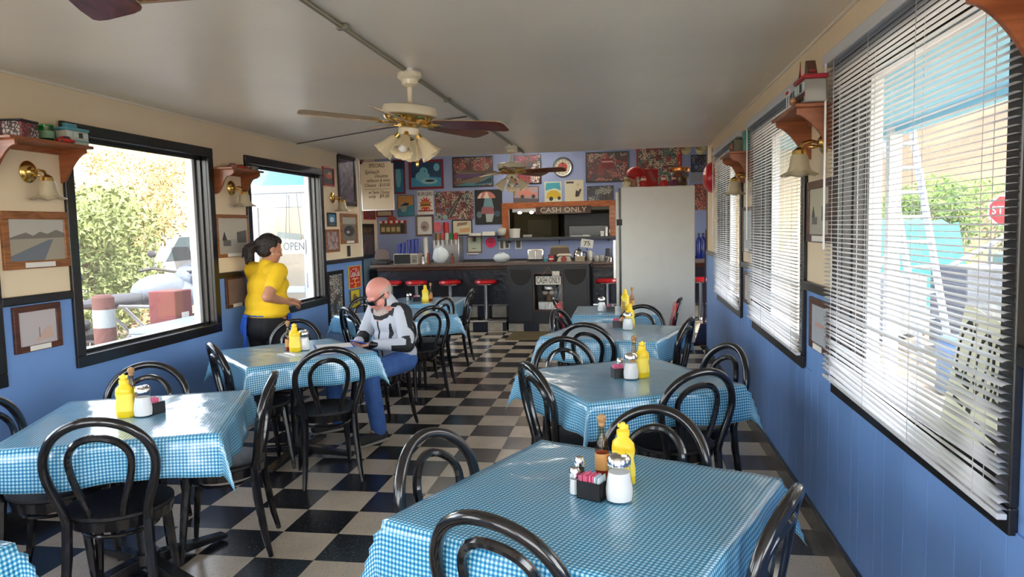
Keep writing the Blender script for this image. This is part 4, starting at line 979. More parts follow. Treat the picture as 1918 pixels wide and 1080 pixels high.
picture('sticker_board', 'l', (613, 507, 643, 607), 'tall board covered with white stickers below the rail', BLACKP, .045, collage('sticker collage', [S(226,220,200), S(200,196,186), S(176,160,120), S(120,170,200), S(236,232,220), S(70,70,74)], 13, 3, inkamt=.5))
picture('soda_sign', 'l', (652, 498, 674, 540), 'red metal soda sign with white script lettering', P_((206,176,60)), .008, P_((196,34,30)), [((224,170,120), [(.28, .86), (.74, .86), (.74, .91), (.28, .91)]), ((224,200,190), [(.26, .40), (.80, .40), (.80, .45), (.26, .45)]), ((224,170,150), [(.1, .2), (.34, .2), (.34, .25), (.1, .25)]), ((224,170,150), [(.66, .2), (.92, .2), (.92, .25), (.66, .25)])], 'sign', texts=[('Coca-Cola', .5, .66, .12, .82, PAPER), ('5', .5, .2, .14, .18, P_((240,196,40)))])
picture('yellow_sign', 'l', (655, 543, 673, 577), 'yellow metal sign with small figures above the gingham table', P_((90,80,30)), .006, P_((222,206,60)), [((150,90,80), circ(.45, .5, .2, .3)), ((60,90,70), circ(.65, .4, .14, .22))], 'sign')
picture('framed_photo', 'r', (1517, 337, 1563, 454), 'dark wood framed old street photo beneath the toy diner shelf', WALNUT, .04, P_((186,182,160)), TOWN, plate=True)
picture('framed_photo', 'r', (1521, 561, 1558, 660), 'dark wood framed pale print below the rail between two blinds', WALNUT, .035, P_((170,176,184)), [((190,150,140), circ(.5, .5, .3, .06))], plate=True)
picture('framed_photo', 'r', (1394, 387, 1413, 472), 'dark wood framed photo beneath the toy radio shelf', WALNUT, .03, P_((186,190,194)), [((196,200,206), [(0, .5), (1, .5), (1, 1), (0, 1)])], plate=True)
picture('framed_photo', 'r', (1396, 509, 1412, 570), 'small dark framed print low between the far blinds', WALNUT, .03, P_((190,188,186)), ())
picture('dark_mirror', 's', (669, 419, 700, 484), 'dark framed picture on the far side wall of the serving room', BLACKP, .07, mat('brown glazed print', S(86,62,52), .2, var=.4, vscale=5))
picture('narrow_red_frame', 's', (669, 299, 680, 346), 'narrow red framed poster at the serving room side wall', REDP, .03, P_((130,40,36)))
picture('narrow_red_frame', 's', (668, 364, 674, 410), 'second thin red frame lower on the serving room side wall', REDP, .03, P_((120,60,50)))
picture('red_print', 's', (681, 393, 702, 411), 'small red print under the specials board', REDP, .02, collage('red print', [S(150,40,40), S(110,30,30), S(190,90,80)], 14, 5))
# back wall posters
RC = lambda n, seed, sc=11: collage(n, [S(160,52,52), S(110,32,36), S(200,110,100), S(70,36,40), S(190,160,140)], sc, seed)
picture('bear_poster', 'b', (737, 299, 759, 363), 'narrow blue poster partly behind the specials board', P_((120,26,50)), .03, P_((40,120,160)), [((110,180,196), circ(.4, .5, .3, .35)), ((20,60,90), [(0, .75), (1, .75), (1, 1), (0, 1)])])
picture('bear_poster', 'b', (766, 299, 831, 354), 'large blue poster of white bears in a crimson frame', P_((128,26,52)), .045, P_((26,70,110)), [((60,150,190), [(0, 0), (1, 0), (1, .35), (.7, .4), (0, .38)]), ((110,186,210), circ(.42, .6, .14, .2)), ((110,186,210), circ(.38, .42, .24, .22)), ((120,190,212), circ(.85, .78, .1, .16)), ((150,200,214), circ(.6, .22, .28, .12)), ((20,44,60), circ(.62, .24, .16, .05)), ((24,40,60), circ(.45, .64, .02, .03))])
picture('car_poster', 'b', (848, 293, 924, 350), 'large black framed poster of purple and teal classic cars', BLACKP, .02, collage('red road collage', [S(150,56,56), S(90,44,50), S(196,110,100), S(60,44,60), S(176,150,130)], 9, 6), [((96,70,110), [(0, .32), (.12, .52), (.4, .56), (.7, .42), (.66, .32), (.1, .28)]), ((122,104,84), [(0, .12), (.6, .32), (1, .44), (1, .3), (.5, .1)]), ((70,130,146), [(.0, .02), (.35, .12), (.6, .1), (1, .38), (1, .05), (.5, 0)]), ((30,50,64), [(.5, .04), (.75, .16), (.98, .3), (.98, .1)])])
picture('magenta_poster', 'b', (963, 289, 1014, 345), 'pink and magenta poster behind the farther ceiling fan', BLACKP, .02, collage('magenta collage', [S(190,60,120), S(220,200,196), S(60,50,56), S(170,50,60), S(200,120,150)], 8, 7))
picture('storefront_poster', 'b', (1097, 284, 1178, 341), 'large red poster crowded with storefront pictures beside the clock', BLACKP, .025, RC('red storefront collage', 8, 10), [((120,36,40), [(.36, .45), (.66, .45), (.66, .8), (.36, .8)]), ((206,150,140), [(.36, .66), (.66, .66), (.64, .72), (.38, .72)])])
picture('collage_poster', 'b', (1192, 274, 1277, 350), 'cream and red advertising collage in red frame above the refrigerator', P_((170,36,40)), .03, collage('cream ad collage', [S(206,180,150), S(190,90,80), S(224,206,180), S(150,60,56), S(110,140,130), S(214,190,160)], 11, 9))
picture('motorbike_poster', 'b', (1294, 290, 1326, 322), 'blue grey motorbike poster in the corner by the refrigerator', BLACKP, .012, collage('blue bike collage', [S(80,100,140), S(180,180,176), S(50,60,84), S(120,130,150)], 8, 11), [((40,50,70), circ(.3, .28, .2, .22)), ((110,124,160), circ(.3, .28, .13, .14))])
picture('grey_card', 'b', (1295, 323, 1315, 341), 'plain grey card below the motorbike poster', None, 0, P_((150,156,166)))
picture('menu_poster', 'b', (1300, 344, 1326, 393), 'orange red menu poster beside the refrigerator top', None, 0, collage('orange menu', [S(206,90,66), S(220,130,100), S(170,60,50)], 9, 12))
picture('bear_poster', 'b', (745, 365, 776, 405), 'small poster of a bear with orange sky', P_((60,90,110)), .01, P_((190,140,80)), [((60,130,150), [(0, 0), (1, 0), (1, .55), (0, .35)]), ((150,160,160), circ(.35, .42, .2, .24)), ((30,44,50), [(.1, .5), (.5, .65), (.75, .6), (.6, .5)])])
picture('burger_sign', 'b', (782, 357, 812, 401), 'white BURGERS sign with a sunburst hamburger', None, 0, PAPER, [((214,60,40), [(x, y) for k in range(24) for x, y in [(.5+(.42 if k % 2 else .24)*math.cos(2*PI*k/24), .42+(.36 if k % 2 else .2)*math.sin(2*PI*k/24))]]), ((196,130,60), circ(.5, .42, .3, .16, a0=0, a1=PI)), ((96,50,30), [(.2, .36), (.8, .36), (.8, .42), (.2, .42)]), ((226,180,90), [(.2, .3), (.8, .3), (.8, .36), (.2, .36)]), ((160,60,40), [(.05, .12), (.95, .12), (.95, .18), (.05, .18)])], 'sign', texts=[('BURGERS', .5, .86, .1, .92, BLACK)])
picture('bottle_poster', 'b', (815, 358, 887, 411), 'pale red collage poster with a large tilted soda bottle', None, 0, collage('bottle collage', [S(196,110,110), S(206,190,170), S(190,150,140), S(170,180,170), S(150,70,76)], 10, 13), [((70,60,64), [(.28, .04), (.42, .08), (.62, .62), (.74, .92), (.69, .95), (.56, .68), (.3, .2)]), ((130,120,120), [(.33, .1), (.37, .1), (.6, .66), (.57, .66)]), ((140,170,170), circ(.1, .1, .07, .09)), ((60,66,60), circ(.1, .1, .04, .05)), ((140,170,170), circ(.25, .1, .07, .09))])
picture('hot_dog_cart_poster', 'b', (890, 355, 941, 420), 'black poster of a striped umbrella food cart', BLACKP, .008, P_((24,26,30)), [((196,120,110), circ(.42, .76, .34, .2, a0=0, a1=PI)), ((226,210,200), [(.3, .76), (.4, .94), (.46, .94), (.54, .76)]), ((226,210,200), [(.08, .76), (.2, .9), (.27, .93), (.2, .76)]), ((110,150,160), [(.28, .46), (.7, .46), (.62, .76), (.36, .76)]), ((150,90,96), [(.2, .3), (.72, .3), (.66, .5), (.24, .5)]), ((170,180,180), [(.4, .06), (.62, .06), (.7, .3), (.38, .3)]), ((100,120,126), circ(.14, .28, .1, .1)), ((60,80,100), circ(.82, .3, .11, .09))])
picture('truck_print', 'b', (962, 349, 1009, 379), 'pinkish print of an old delivery truck', BLACKP, .008, P_((170,150,150)), [((206,130,116), [(.2, .4), (.2, .8), (.62, .85), (.68, .62), (.95, .58), (.95, .38)]), ((60,54,60), circ(.35, .36, .08, .13)), ((60,54,60), circ(.8, .36, .08, .13)), ((96,90,96), [(0, 0), (1, 0), (1, .2), (0, .3)])])
picture('yellow_car_poster', 'b', (1020, 340, 1052, 381), 'pale poster of a yellow car with teal rays', None, 0, P_((206,214,190)), [((60,160,180), [(.05, .6), (.1, .95), (.9, .95), (.95, .6), (.6, .7)]), ((216,180,50), [(.1, .25), (.15, .45), (.35, .6), (.7, .6), (.95, .42), (.95, .22)]), ((40,40,40), circ(.38, .22, .12, .1)), ((40,40,40), circ(.85, .24, .09, .08))])
picture('golfer_poster', 'b', (1058, 337, 1093, 381), 'cream poster of a swinging golfer with title on top', None, 0, P_((214,208,180)), [((70,56,50), [(.55, .3), (.75, .3), (.9, .6), (.8, .62), (.68, .45), (.6, .6)]), ((40,36,36), [(.58, .28), (.66, .28), (.72, .52), (.64, .56)]), ((200,180,150), circ(.7, .8, .07, .06)), ((60,60,56), [(.08, .86), (.48, .86), (.48, .94), (.08, .94)]), ((70,66,60), [(.08, .06), (.3, .06), (.3, .08), (.08, .08)])])
picture('truck_print', 'b', (1100, 348, 1149, 378), 'blue grey print of an old truck and crowd', BLACKP, .01, collage('blue truck collage', [S(110,120,130), S(70,76,90), S(170,170,160), S(50,54,66)], 10, 15))
picture('framed_sketch', 'b', (779, 402, 813, 442), 'brown framed sketch above the tall cup tower', WALNUT, .035, PAPER, [((170,150,146), circ(.5, .45, .3, .3)), ((110,96,96), circ(.45, .4, .16, .1))])
picture('framed_sketch', 'b', (847, 411, 885, 441), 'black framed pale sketch of cars beside the pink plate', BLACKP, .02, P_((206,196,170)), [((150,120,100), [(.2, .6), (.75, .7), (.8, .9), (.25, .85)]), ((200,150,100), [(.4, .15), (.9, .2), (.9, .5), (.35, .4)])])
picture('clip_notice', 'b', (875, 442, 903, 473), 'wooden clipboard with pale green notice', OAK, .02, P_((214,226,206)), [((110,150,110), circ(.5, .82, .16, .1)), ((80,90,80), [(.3, .2), (.6, .2), (.6, .24), (.3, .24)])])
picture('framed_card', 'b', (705, 393, 736, 406), 'maroon frame below the specials board', P_((110,30,40)), .025, P_((186,176,150)))
picture('framed_card', 'b', (935, 449, 947, 467), 'small white framed olive picture below the shelf', WHITE, .02, P_((110,104,80)))
for u, l in ((950, 'small white framed card left of the switch'), (972, 'small white framed card beside the pass shelf')):
    picture('framed_card', 'b', (u-7, 449, u+5, 466), l, WHITE, .02, P_((90,84,74)))
# specials board hanging over the counter end
a0 = ony(678, 350, 6.05).x; a1 = ony(737, 350, 6.05).x; z1 = ony(707, 304, 6.05).z; z0 = ony(707, 393, 6.05).z
t = thing('specials_board', 'whiteboard with handwritten SPECIALS list hanging over the counter', 'whiteboard', ((a0+a1)/2, 6.05, (z0+z1)/2))
W2, H2 = (a1-a0)/2, (z1-z0)/2
mb = MB(); mb.box(-W2, W2, -.012, .012, -H2, H2); part('board', mb, [mat('whiteboard', S(186,174,154), .3)], t, bevel=.004)
mb = MB(); mb.box(-W2-.006, W2+.006, -.016, .014, -H2-.008, -H2+.004); mb.box(-W2-.006, W2+.006, -.016, .014, H2-.004, H2+.008); mb.box(W2-.004, W2+.008, -.016, .014, -H2, H2); mb.box(-W2-.008, -W2+.004, -.016, .014, -H2, H2); part('rim', mb, [ALU], t, False)
for s in (-1, 1):
    mb = MB(); mb.box(s*W2-.02, s*W2+.02, -.02, .016, H2-.02, H2+.015); part('corner_clip', mb, [BLACKP], t, False)
    mb = MB(); mb.rod((s*(W2-.03), 0, H2), (s*(W2-.03), 0, BH+.001-(z0+z1)/2), .003, 5); part('hanging_cord', mb, [DARK], t, False)
for txt, x, z, sz, wd in (('SPECIALS', .0, .86, .09, .50), ('Spinach', -.30, .60, .085, .45), ('Omelette', .28, .42, .075, .42), ('w/bacon & swiss', .1, .24, .075, .74), ('Cheese   $10.00', .0, .04, .075, .80), ('~~~~~~~~~~~~~~', .0, -.12, .06, .86), ('w/ Swiss Cheese', .1, -.26, .075, .66), ('only   $9.50', .08, -.43, .08, .64)):
    lettering(txt, sz, BLACK, t, (x*W2, -.0145, z*H2), wd*2*W2, italic=0 if txt == 'SPECIALS' else .25)
# ------------------------------------------------------------------ things on the wall shelves
def small(name, label, cat, loc, rz=0): return thing(name, label, cat, loc, rz)
def toycar(loc, rz, c, label):
    t = small('toy_car', label, 'toy car', loc, rz); m_ = mat('toy paint %d' % int(c[0]*1000), c, .25, coat=.6)
    mb = MB(); mb.prism([(-.05, .008), (.05, .008), (.05, .022), (.028, .026), (.014, .042), (-.022, .042), (-.036, .027), (-.05, .024)], -.019, .019); part('body', mb, [m_], t, bevel=.004)
    mb = MB(); mb.prism([(.022, .027), (.011, .039), (-.02, .039), (-.03, .027)], -.0195, .0195); part('windows', mb, [DARK], t)
    for x in (-.03, .03):
        for y in (-.019, .015): mb = MB(); mb.cyl((x, y, .010), .010, .004, 12, 0, Matrix.Rotation(-PI/2, 3, 'X')); part('wheel', mb, [DARK], t)
SZ = 2.12
def diner(loc, rz, label, body, trim_, sc=1.0, sign=True):
    t = small('toy_diner', label, 'toy building', loc, rz); B = mat('diner '+label[:9], body, .35); Tm = mat('diner trim '+label[:9], trim_, .35); WN = mat('toy pane', S(206,226,226), .2)
    s = sc
    mb = MB(); mb.box(-.085*s, .085*s, -.04*s, .04*s, 0, .085*s); part('walls', mb, [B], t, bevel=.006*s)
    mb = MB(); mb.box(-.09*s, .09*s, -.045*s, .045*s, .085*s, .102*s); part('roof', mb, [Tm], t, bevel=.006*s)
    for k in range(4): mb = MB(); x = (-.062+.041*k)*s; mb.box(x-.014*s, x+.014*s, -.0425*s, -.038*s, .045*s, .075*s); part('window', mb, [WN if k != 2 else DARK], t, False)
    mb = MB(); mb.box(-.085*s, .085*s, -.0415*s, -.039*s, .022*s, .03*s); part('stripe', mb, [Tm], t, False)
    if sign: mb = MB(); mb.box(-.06*s, .03*s, -.012*s, .012*s, .102*s, .128*s); part('roof_sign', mb, [Tm], t, bevel=.003)
    return t
diner((LX+.10, -1.44, SZ), PI/2, 'tin toy diner with blue roof on the green mug shelf', S(190,196,186), S(90,160,180))
t = small('glass_mug', 'green glass mug standing beside the tin diner', 'mug', (LX+.10, -1.64, SZ))
mb = MB(); mb.lathe([(.036, 0), (.038, .004), (.042, .095), (.039, .095), (.035, .006)], 24, cap=True); part('glass', mb, [glassmat('green glass', (.35,.75,.5), 1)], t)
mb = MB(); mb.tube([(.0, .04, .08), (.0, .068, .07), (.0, .068, .03), (.0, .04, .02)], .006, 8); part('handle', mb, [MATS['green glass']], t)
mb = MB(); mb.lathe([(.0425, .02), (.043, .06)], 24, cap=False); part('printed_band', mb, [mat('frosted green', S(120,160,130), .6)], t)
t = small('tin_box', 'printed red and white tin box next to the green glass mug', 'tin', (LX+.10, -1.82, SZ), .15)
mb = MB(); mb.box(-.06, .06, -.07, .07, 0, .085); part('tin', mb, [collage('tin print', [S(190,180,180), S(170,70,80), S(120,60,66), S(206,206,206)], 18, 20)], t, bevel=.005)
mb = MB(); mb.box(-.062, .062, -.072, .072, .085, .095); part('lid', mb, [DARK], t, bevel=.003)
toycar((LX+.14, -1.545, SZ), 1.3, S(200,40,40), 'tiny red toy car beside the green mug')
toycar((LX+.10, .33, 2.125), .6, S(150,40,44), 'maroon and white toy car on the small scalloped shelf')
toycar((LX+.10, .45, 2.125), 1.1, S(206,50,36), 'bright red toy pickup on the small scalloped shelf')
t = small('card_box', 'flat printed box lying on the small scalloped shelf', 'box', (LX+.10, .59, 2.125), .1)
mb = MB(); mb.box(-.06, .06, -.065, .065, 0, .035); part('box', mb, [collage('car box print', [S(196,186,170), S(180,80,66), S(150,150,140)], 16, 22)], t, bevel=.002)
mb = MB(); mb.ell((.02, .03, .038), (.02, .03, .006)); part('sticker', mb, [P_((220,200,160))], t)
# right shelf: diner, pump, flag, sign
SR = 2.115
t = diner((RX-.11, -1.74, SR), -PI/2, 'red and grey toy diner with checkered band beside the CLOSED sign blind', S(150,148,142), S(170,40,56), 1.2)
CHK = []
for k in range(10):
    for j in range(2):
        if (k+j) % 2 == 0: CHK.append((k, j))
mb = MB(); [mb.box(-.1+.02*k, -.1+.02*(k+1), -.0512, -.047, .008+.018*j, .026+.018*j) for k, j in CHK]; part('checker_band', mb, [BLACK], t, False)
mb = MB(); mb.prism([(-.03, 0.122), (.05, .122), (.0, .20), (-.02, .20)], -.02, .02); part('chimney_roof', mb, [mat('brown toy', S(96,64,50), .5)], t, False)
t = small('toy_fuel_pump', 'red toy fuel pump with round teal top on the toy diner shelf', 'toy', (RX-.10, -1.50, SR), -PI/2)
mb = MB(); mb.box(-.025, .025, -.02, .02, 0, .10); part('pump', mb, [REDP], t, bevel=.004)
mb = MB(); mb.cyl((0, .01, .135), .034, .02, 20, 0, Matrix.Rotation(PI/2, 3, 'X')); part('globe', mb, [mat('teal globe', S(120,170,170), .3)], t)
mb = MB(); mb.cyl((0, .0135, .135), .018, .026, 16, 0, Matrix.Rotation(PI/2, 3, 'X')); part('dial', mb, [DARK], t)
t = small('small_flag', 'small striped flag on a stick on the toy diner shelf', 'flag', (RX-.13, -1.60, SR), -PI/2)
mb = MB(); mb.cyl((0, 0, 0), .02, .012); mb.rod((0, 0, 0), (.03, 0, .22), .003, 6); part('stick', mb, [BRASS], t)
mb = MB(); mb.add([(.028, 0, .20), (.004, -.01, .07), (.05, -.02, .06), (.06, .0, .10)], [(0, 1, 2, 3)]); mb.add([(.029, -.001, .205), (.018, -.006, .145), (.045, -.008, .14)], [(0, 1, 2)], 1); part('cloth', mb, [REDP, mat('flag blue', S(30,40,90), .6)], t, False)
for k in range(3): mb = MB(); z0 = .085+.03*k; mb.add([(.008+.004*k, -.011, z0), (.056, -.019, z0-.006), (.056, -.019, z0+.006), (.009+.004*k, -.011, z0+.010)], [(0, 1, 2, 3)]); part('stripe', mb, [PAPER], t, False)
t = small('toy_street_sign', 'tiny white sign on two posts at the shelf end', 'toy sign', (RX-.13, -1.36, SR), -PI/2)
mb = MB(); mb.cbox((0, 0, .003), (.09, .04, .006)); part('base', mb, [DARK], t); 
for x in (-.025, .025): mb = MB(); mb.rod((x, 0, 0), (x, 0, .135), .0025, 6); part('post', mb, [ALU], t)
mb = MB(); mb.cbox((0, 0, .12), (.07, .006, .035)); part('board', mb, [PAPER], t, False); lettering('DINER', .022, REDP, t, (0, -.0045, .12), .055)
t = small('tiny_planter', 'tiny toy planter in front of the toy diner', 'toy', (RX-.185, -1.74, SR)); mb = MB(); mb.lathe([(.012, 0), (.016, .014), (0, .014)], 10); part('pot', mb, [OAK], t); mb = MB(); mb.ell((0, 0, .02), .014); part('flowers', mb, [P_((206,150,90))], t)
t = small('toy_radio', 'grey toy jukebox radio with an orange disc on the far shelf', 'radio', (RX-.10, .50, SR), -PI/2)
mb = MB(); mb.box(-.07, .07, -.045, .045, 0, .10); part('case', mb, [mat('radio olive', S(96,92,74), .5)], t, bevel=.008)
mb = MB(); mb.box(-.071, -.069, -.04, .04, .01, .09); mb.box(-.06, .06, -.047, -.045, .012, .09); part('face', mb, [P_((60,70,66))], t, False)
mb = MB(); mb.cyl((0, -.047, .05), .022, .004, 18, 0, Matrix.Rotation(PI/2, 3, 'X')); part('dial', mb, [P_((206,110,70))], t)
t = small('teal_tin', 'teal tin box behind the toy radio', 'tin', (RX-.06, .44, SR+.0), -PI/2); mb = MB(); mb.box(-.05, .05, -.02, .03, 0, .145); part('tin', mb, [mat('teal tin', S(90,160,150), .4)], t, bevel=.004); mb = MB(); mb.box(-.051, .051, -.021, .031, .145, .155); part('lid', mb, [P_((150,170,160))], t, bevel=.002)
t = small('small_figure', 'small dark red figurine at the end of the far shelf', 'figurine', (RX-.12, .76, SR)); mb = MB(); mb.lathe([(.02, 0), (.022, .01), (.012, .04), (.014, .06), (0, .065)], 12); part('body', mb, [P_((110,50,44))], t); mb = MB(); mb.ell((0, 0, .075), .014); part('head', mb, [P_((170,120,100))], t)

# ------------------------------------------------------------------ counter, stools, back bar
LAM = mat('brown laminate counter', S(96,78,70), .35, var=.1); NAVY = mat('navy embossed panel', S(16,24,44), .35, bump=.9, bscale=14); CTY = 5.75
cx0, cx1 = ony(951, 540, 5.58).x, ony(1104, 540, 5.58).x; cm = (cx0+cx1)/2; cw = (cx1-cx0)/2
KT = mat('scuffed white kick tile', S(176,172,160), .4, var=.2, vscale=8); KB = mat('navy kick tile', S(18,30,50), .4)
for a_, b_, l1, l2 in ((-2.2, cx0-.035, 'long dark serving counter with laminate top and embossed navy front', 'tiled step with chrome edge under the row of open counter stools'), (cx1+.035, 3.55, 'shorter serving counter running behind the refrigerator', 'tiled step under the stool beside the refrigerator')):
    t = thing('counter', l1, 'counter', (0, CTY, 0)); e0 = .06 if a_ < 0 else 0
    mb = MB(); mb.box(a_-e0, b_, .05, .70, .995, 1.035); part('countertop', mb, [LAM], t, bevel=.006)
    mb = MB(); mb.box(a_, b_, .25, .62, .36, .995); part('front_panel', mb, [NAVY], t, False)
    mb = MB(); mb.box(a_, b_, .22, .26, .93, .99); part('top_moulding', mb, [WALNUT], t, bevel=.008)
    mb = MB(); mb.box(a_, b_, .24, .3, .355, .375); part('chrome_strip', mb, [CHROME], t, False)
    mb = MB(); mb.box(a_, b_, .272, .60, 0, .355); part('riser_core', mb, [BLACKP], t, False)
    t2 = thing('foot_platform', l2, 'platform', (0, CTY, 0))
    mb = MB(); mb.box(a_, b_, -.12, .262, 0, .15); part('platform_body', mb, [BLACKP], t2, False)
    mb = MB(); mb.box(a_, b_, -.135, -.11, .135, .162); part('chrome_edge', mb, [CHROME], t2, bevel=.006)
    i = 0; x = a_
    while x < b_-.01:
        x2 = min(x+.235, b_)
        mb = MB(); mb.box(x+.002, x2-.002, -.127, -.119, .004, .132); part('kick_tile', mb, [KT if i % 2 == 0 else KB], t2, False)
        mb = MB(); mb.box(x+.002, x2-.002, .263, .273, .165, .345); part('riser_tile', mb, [KT if i % 2 == 0 else KB], t, False)
        x = x2; i += 1
def stool(x, y, label):
    t = thing('counter_stool', label, 'stool', (x, y, .150), 0, 'red counter stools')
    mb = MB(); mb.lathe([(.14, .565), (.165, .57), (.178, .595), (.17, .625), (.12, .635), (0, .635)], 28); part('seat', mb, [RED], t)
    mb = MB(); mb.lathe([(.168, .562), (.17, .575), (.15, .575)], 28); part('seat_band', mb, [CHROME], t)
    mb = MB(); mb.cyl((0, 0, .02), .035, .55, 16); part('post', mb, [CHROME], t)
    mb = MB(); mb.lathe([(.09, 0), (.09, .008), (.05, .022), (.036, .03)], 20); part('base_flange', mb, [CHROME], t)
for u, l in ((733, 'red counter stool mostly hidden behind the bald head'), (780, 'red counter stool second from the pale side wall'), (843, 'red counter stool in the middle of the open counter'), (910, 'red counter stool beside the dark display cabinet'), (1137, 'red counter stool between the display cabinet and refrigerator'), (1312, 'red counter stool peeking out right of the refrigerator')):
    p = ony(u, 530, 5.80); stool(p.x, 5.80, l)
# dark cabinet at the register with glass display and hanging sign
t = thing('display_cabinet', 'black register cabinet with glass display niche in its front', 'cabinet', (cm, 5.58, 0)); DN = mat('black stained wood', (.012,.014,.02), .4, var=.2)
nz0, nz1 = .33, .88
mb = MB(); mb.box(-cw, -.21, 0, .46, .12, 1.02); mb.box(.21, cw, 0, .46, .12, 1.02); mb.box(-.21, .21, 0, .46, .12, nz0); mb.box(-.21, .21, 0, .46, nz1, 1.02); mb.box(-.21, .21, .38, .46, nz0, nz1); part('body', mb, [DN], t, False)
mb = MB(); mb.box(-cw-.03, cw+.03, -.03, .50, 1.02, 1.058); part('top', mb, [LAM], t, bevel=.005)
for s in (-1, 1):
    mb = MB(); x0, x1 = sorted((s*.24, s*(cw-.03))); mb.box(x0, x1, -.018, 0.0, .16, .98); d = part('door', mb, [DN], t, bevel=.004)
    xm = (x0+x1)/2; mb = MB(); mb.add([(xm+.17*math.cos(a), -.0195, .95+.24*math.sin(a)) for a in [PI+PI*k/16 for k in range(17)]], [tuple(range(17))]); mb.tube([(xm+.17*math.cos(a), -.020, .95+.24*math.sin(a)) for a in [PI+PI*k/16 for k in range(17)]], .003, 5); part('half_round_panel', mb, [BLACK], d, False)
mb = MB(); mb.box(-.22, .22, -.012, 0, nz0-.015, nz0); mb.box(-.22, .22, -.012, 0, nz1, nz1+.015); mb.box(-.225, -.21, -.012, 0, nz0, nz1); mb.box(.21, .225, -.012, 0, nz0, nz1); part('niche_frame', mb, [WALNUT], t, False)
mb = MB(); mb.box(-.211, .211, -.008, -.005, nz0, nz1); part('niche_glass', mb, [GLASS], t, False)
x = -cw; i = 0
while x < cw-.01:
    x2 = min(x+.235, cw); mb = MB(); mb.box(x+.002, x2-.002, .004, .02, .003, .118); part('kick_tile', mb, [KT if i % 2 == 0 else KB], t, False); x = x2; i += 1
mb = MB(); mb.box(-cw, cw, .018, .46, 0, .121); part('plinth', mb, [BLACKP], t, False)
t = thing('helmet', 'silver half helmet with goggles shown in the display niche', 'helmet', (cm, 5.72, .62)); mb = MB(); mb.lathe([(.11, 0), (.115, .03), (.10, .09), (.06, .135), (0, .15)], 22); part('shell', mb, [STEEL], t); mb = MB(); mb.tube([(-.11, -.03, .01), (-.06, -.11, .0), (.06, -.11, .0), (.11, -.03, .01)], .014, 8); part('brim', mb, [DARK], t); 
for s in (-1, 1): mb = MB(); mb.ell((s*.05, -.11, -.03), (.045, .02, .035)); part('goggle', mb, [P_((190,180,170))], t)
mb = MB(); mb.lathe([(.05, -.17), (.06, -.16), (.05, -.1), (.075, -.04), (.09, .0), (0, .02)], 16); part('head_stand', mb, [P_((130,110,100))], t)
mb = MB(); mb.cyl((0, 0, -.290), .03, .13, 12); part('stand_post', mb, [DARK], t)
t = thing('trophy_box', 'chrome striped box on the niche floor under the helmet', 'box', (cm, 5.68, nz0)); mb = MB(); mb.box(-.16, .16, -.06, .1, 0, .12); part('box', mb, [STEEL], t, bevel=.006); mb = MB(); [mb.add([(-.1+.05*k, -.0605, .0), (-.08+.05*k, -.0605, .0), (-.02+.05*k, -.0605, .118), (-.04+.05*k, -.0605, .118)], [(0, 1, 2, 3)]) for k in range(4)]; part('stripe', mb, [PAPER], t, False)
t = thing('cash_only_placard', 'white CASH ONLY card hanging on the display cabinet', 'sign', (ony(1027, 525, 5.55).x, 5.55, ony(1027, 525, 5.55).z))
mb = MB(); mb.box(-.19, .19, -.003, .003, -.062, .062); part('card', mb, [PAPER], t, False); lettering('CASH ONLY', .14, BLACK, t, (0, -.0045, 0), .36)
mb = MB(); mb.rod((-.1, 0, .06), (0, .004, .2), .0025, 5); mb.rod((.1, 0, .06), (0, .004, .2), .0025, 5); mb.cbox((0, .012, .2), (.01, .03, .01)); part('string', mb, [OAK], t)
t = thing('pinned_note', 'small white note pinned above the cash placard', 'note', (ony(1041, 512, 5.555).x, 5.558, ony(1041, 512, 5.555).z)); mb = MB(); mb.box(-.055, .055, -.002, .004, -.035, .035); part('sheet', mb, [PAPER], t, False); mb = MB(); mb.ell((0, -.004, .02), .006); part('pin', mb, [REDP], t)
# wood sign above the pass-through
t = thing('cash_only_sign', 'dark wooden CASH ONLY sign above the pass-through window', 'sign', (ony(1055, 393, BY-.03).x, BY-.028, ony(1055, 393, BY-.03).z))
mb = MB(); mb.box(-.50, .50, -.025, .0, -.068, .068); part('plank', mb, [woodmat('dark plank', S(48,26,18), S(80,44,28), scale=(10, 3, 3))], t, bevel=.004); lettering('CASH ONLY', .13, mat('cream letters', S(206,186,156), .5), t, (0, -.0265, 0), .84)
# pass-through shelf, heat lamps and kitchen
t = thing('pass_shelf', 'dark narrow shelf under the pass-through window', 'shelf', ((PW[0]+PW[1])/2, BY, PW[2]-.02)); mb = MB(); mb.box(-1.10, 1.08, -.2, .12, -.03, .022); part('board', mb, [mat('slate laminate', S(60,64,74), .4)], t, bevel=.004)
for s in (-.9, .9): mb = MB(); mb.prism([(0, 0), (.03, 0), (.03, -.001), (0, -.14)], -.001, 0); mb.box(s-.015, s+.015, -.16, .001, -.07, -.03); part('bracket', mb, [DARK], t, False)
t = thing('heat_lamp_bar', 'steel heat lamp bar under the pass-through header', 'lamp', (-.0, BY+.2, 1.885)); mb = MB(); mb.box(-.28, .25, -.04, .04, -.02, .055); part('housing', mb, [STEEL], t, bevel=.006)
for x in (-.14, .08): mb = MB(); mb.ell((x, -.02, -.02), (.04, .03, .028)); part('bulb', mb, [mat('warm bulb', (1, .8, .5), .4, emit=6)], t)
mb = MB(); mb.rod((0, 0, .05), (0, 0, 1.17), .006, 6); part('hanger', mb, [DARK], t)
t = thing('range_hood', 'cream range hood edge inside the kitchen', 'hood', (.75, 9.2, 1.98)); mb = MB(); mb.box(-.75, .75, -.4, .5, -.09, .0); part('lip', mb, [P_((196,186,150))], t, bevel=.01); mb = MB(); mb.prism([(-.75, 0), (.75, 0), (.5, .5), (-.5, .5)], -.3, .5); mb.box(-.4, .4, -.2, .4, .5, 1.08); part('canopy', mb, [P_((150,140,110))], t, False)
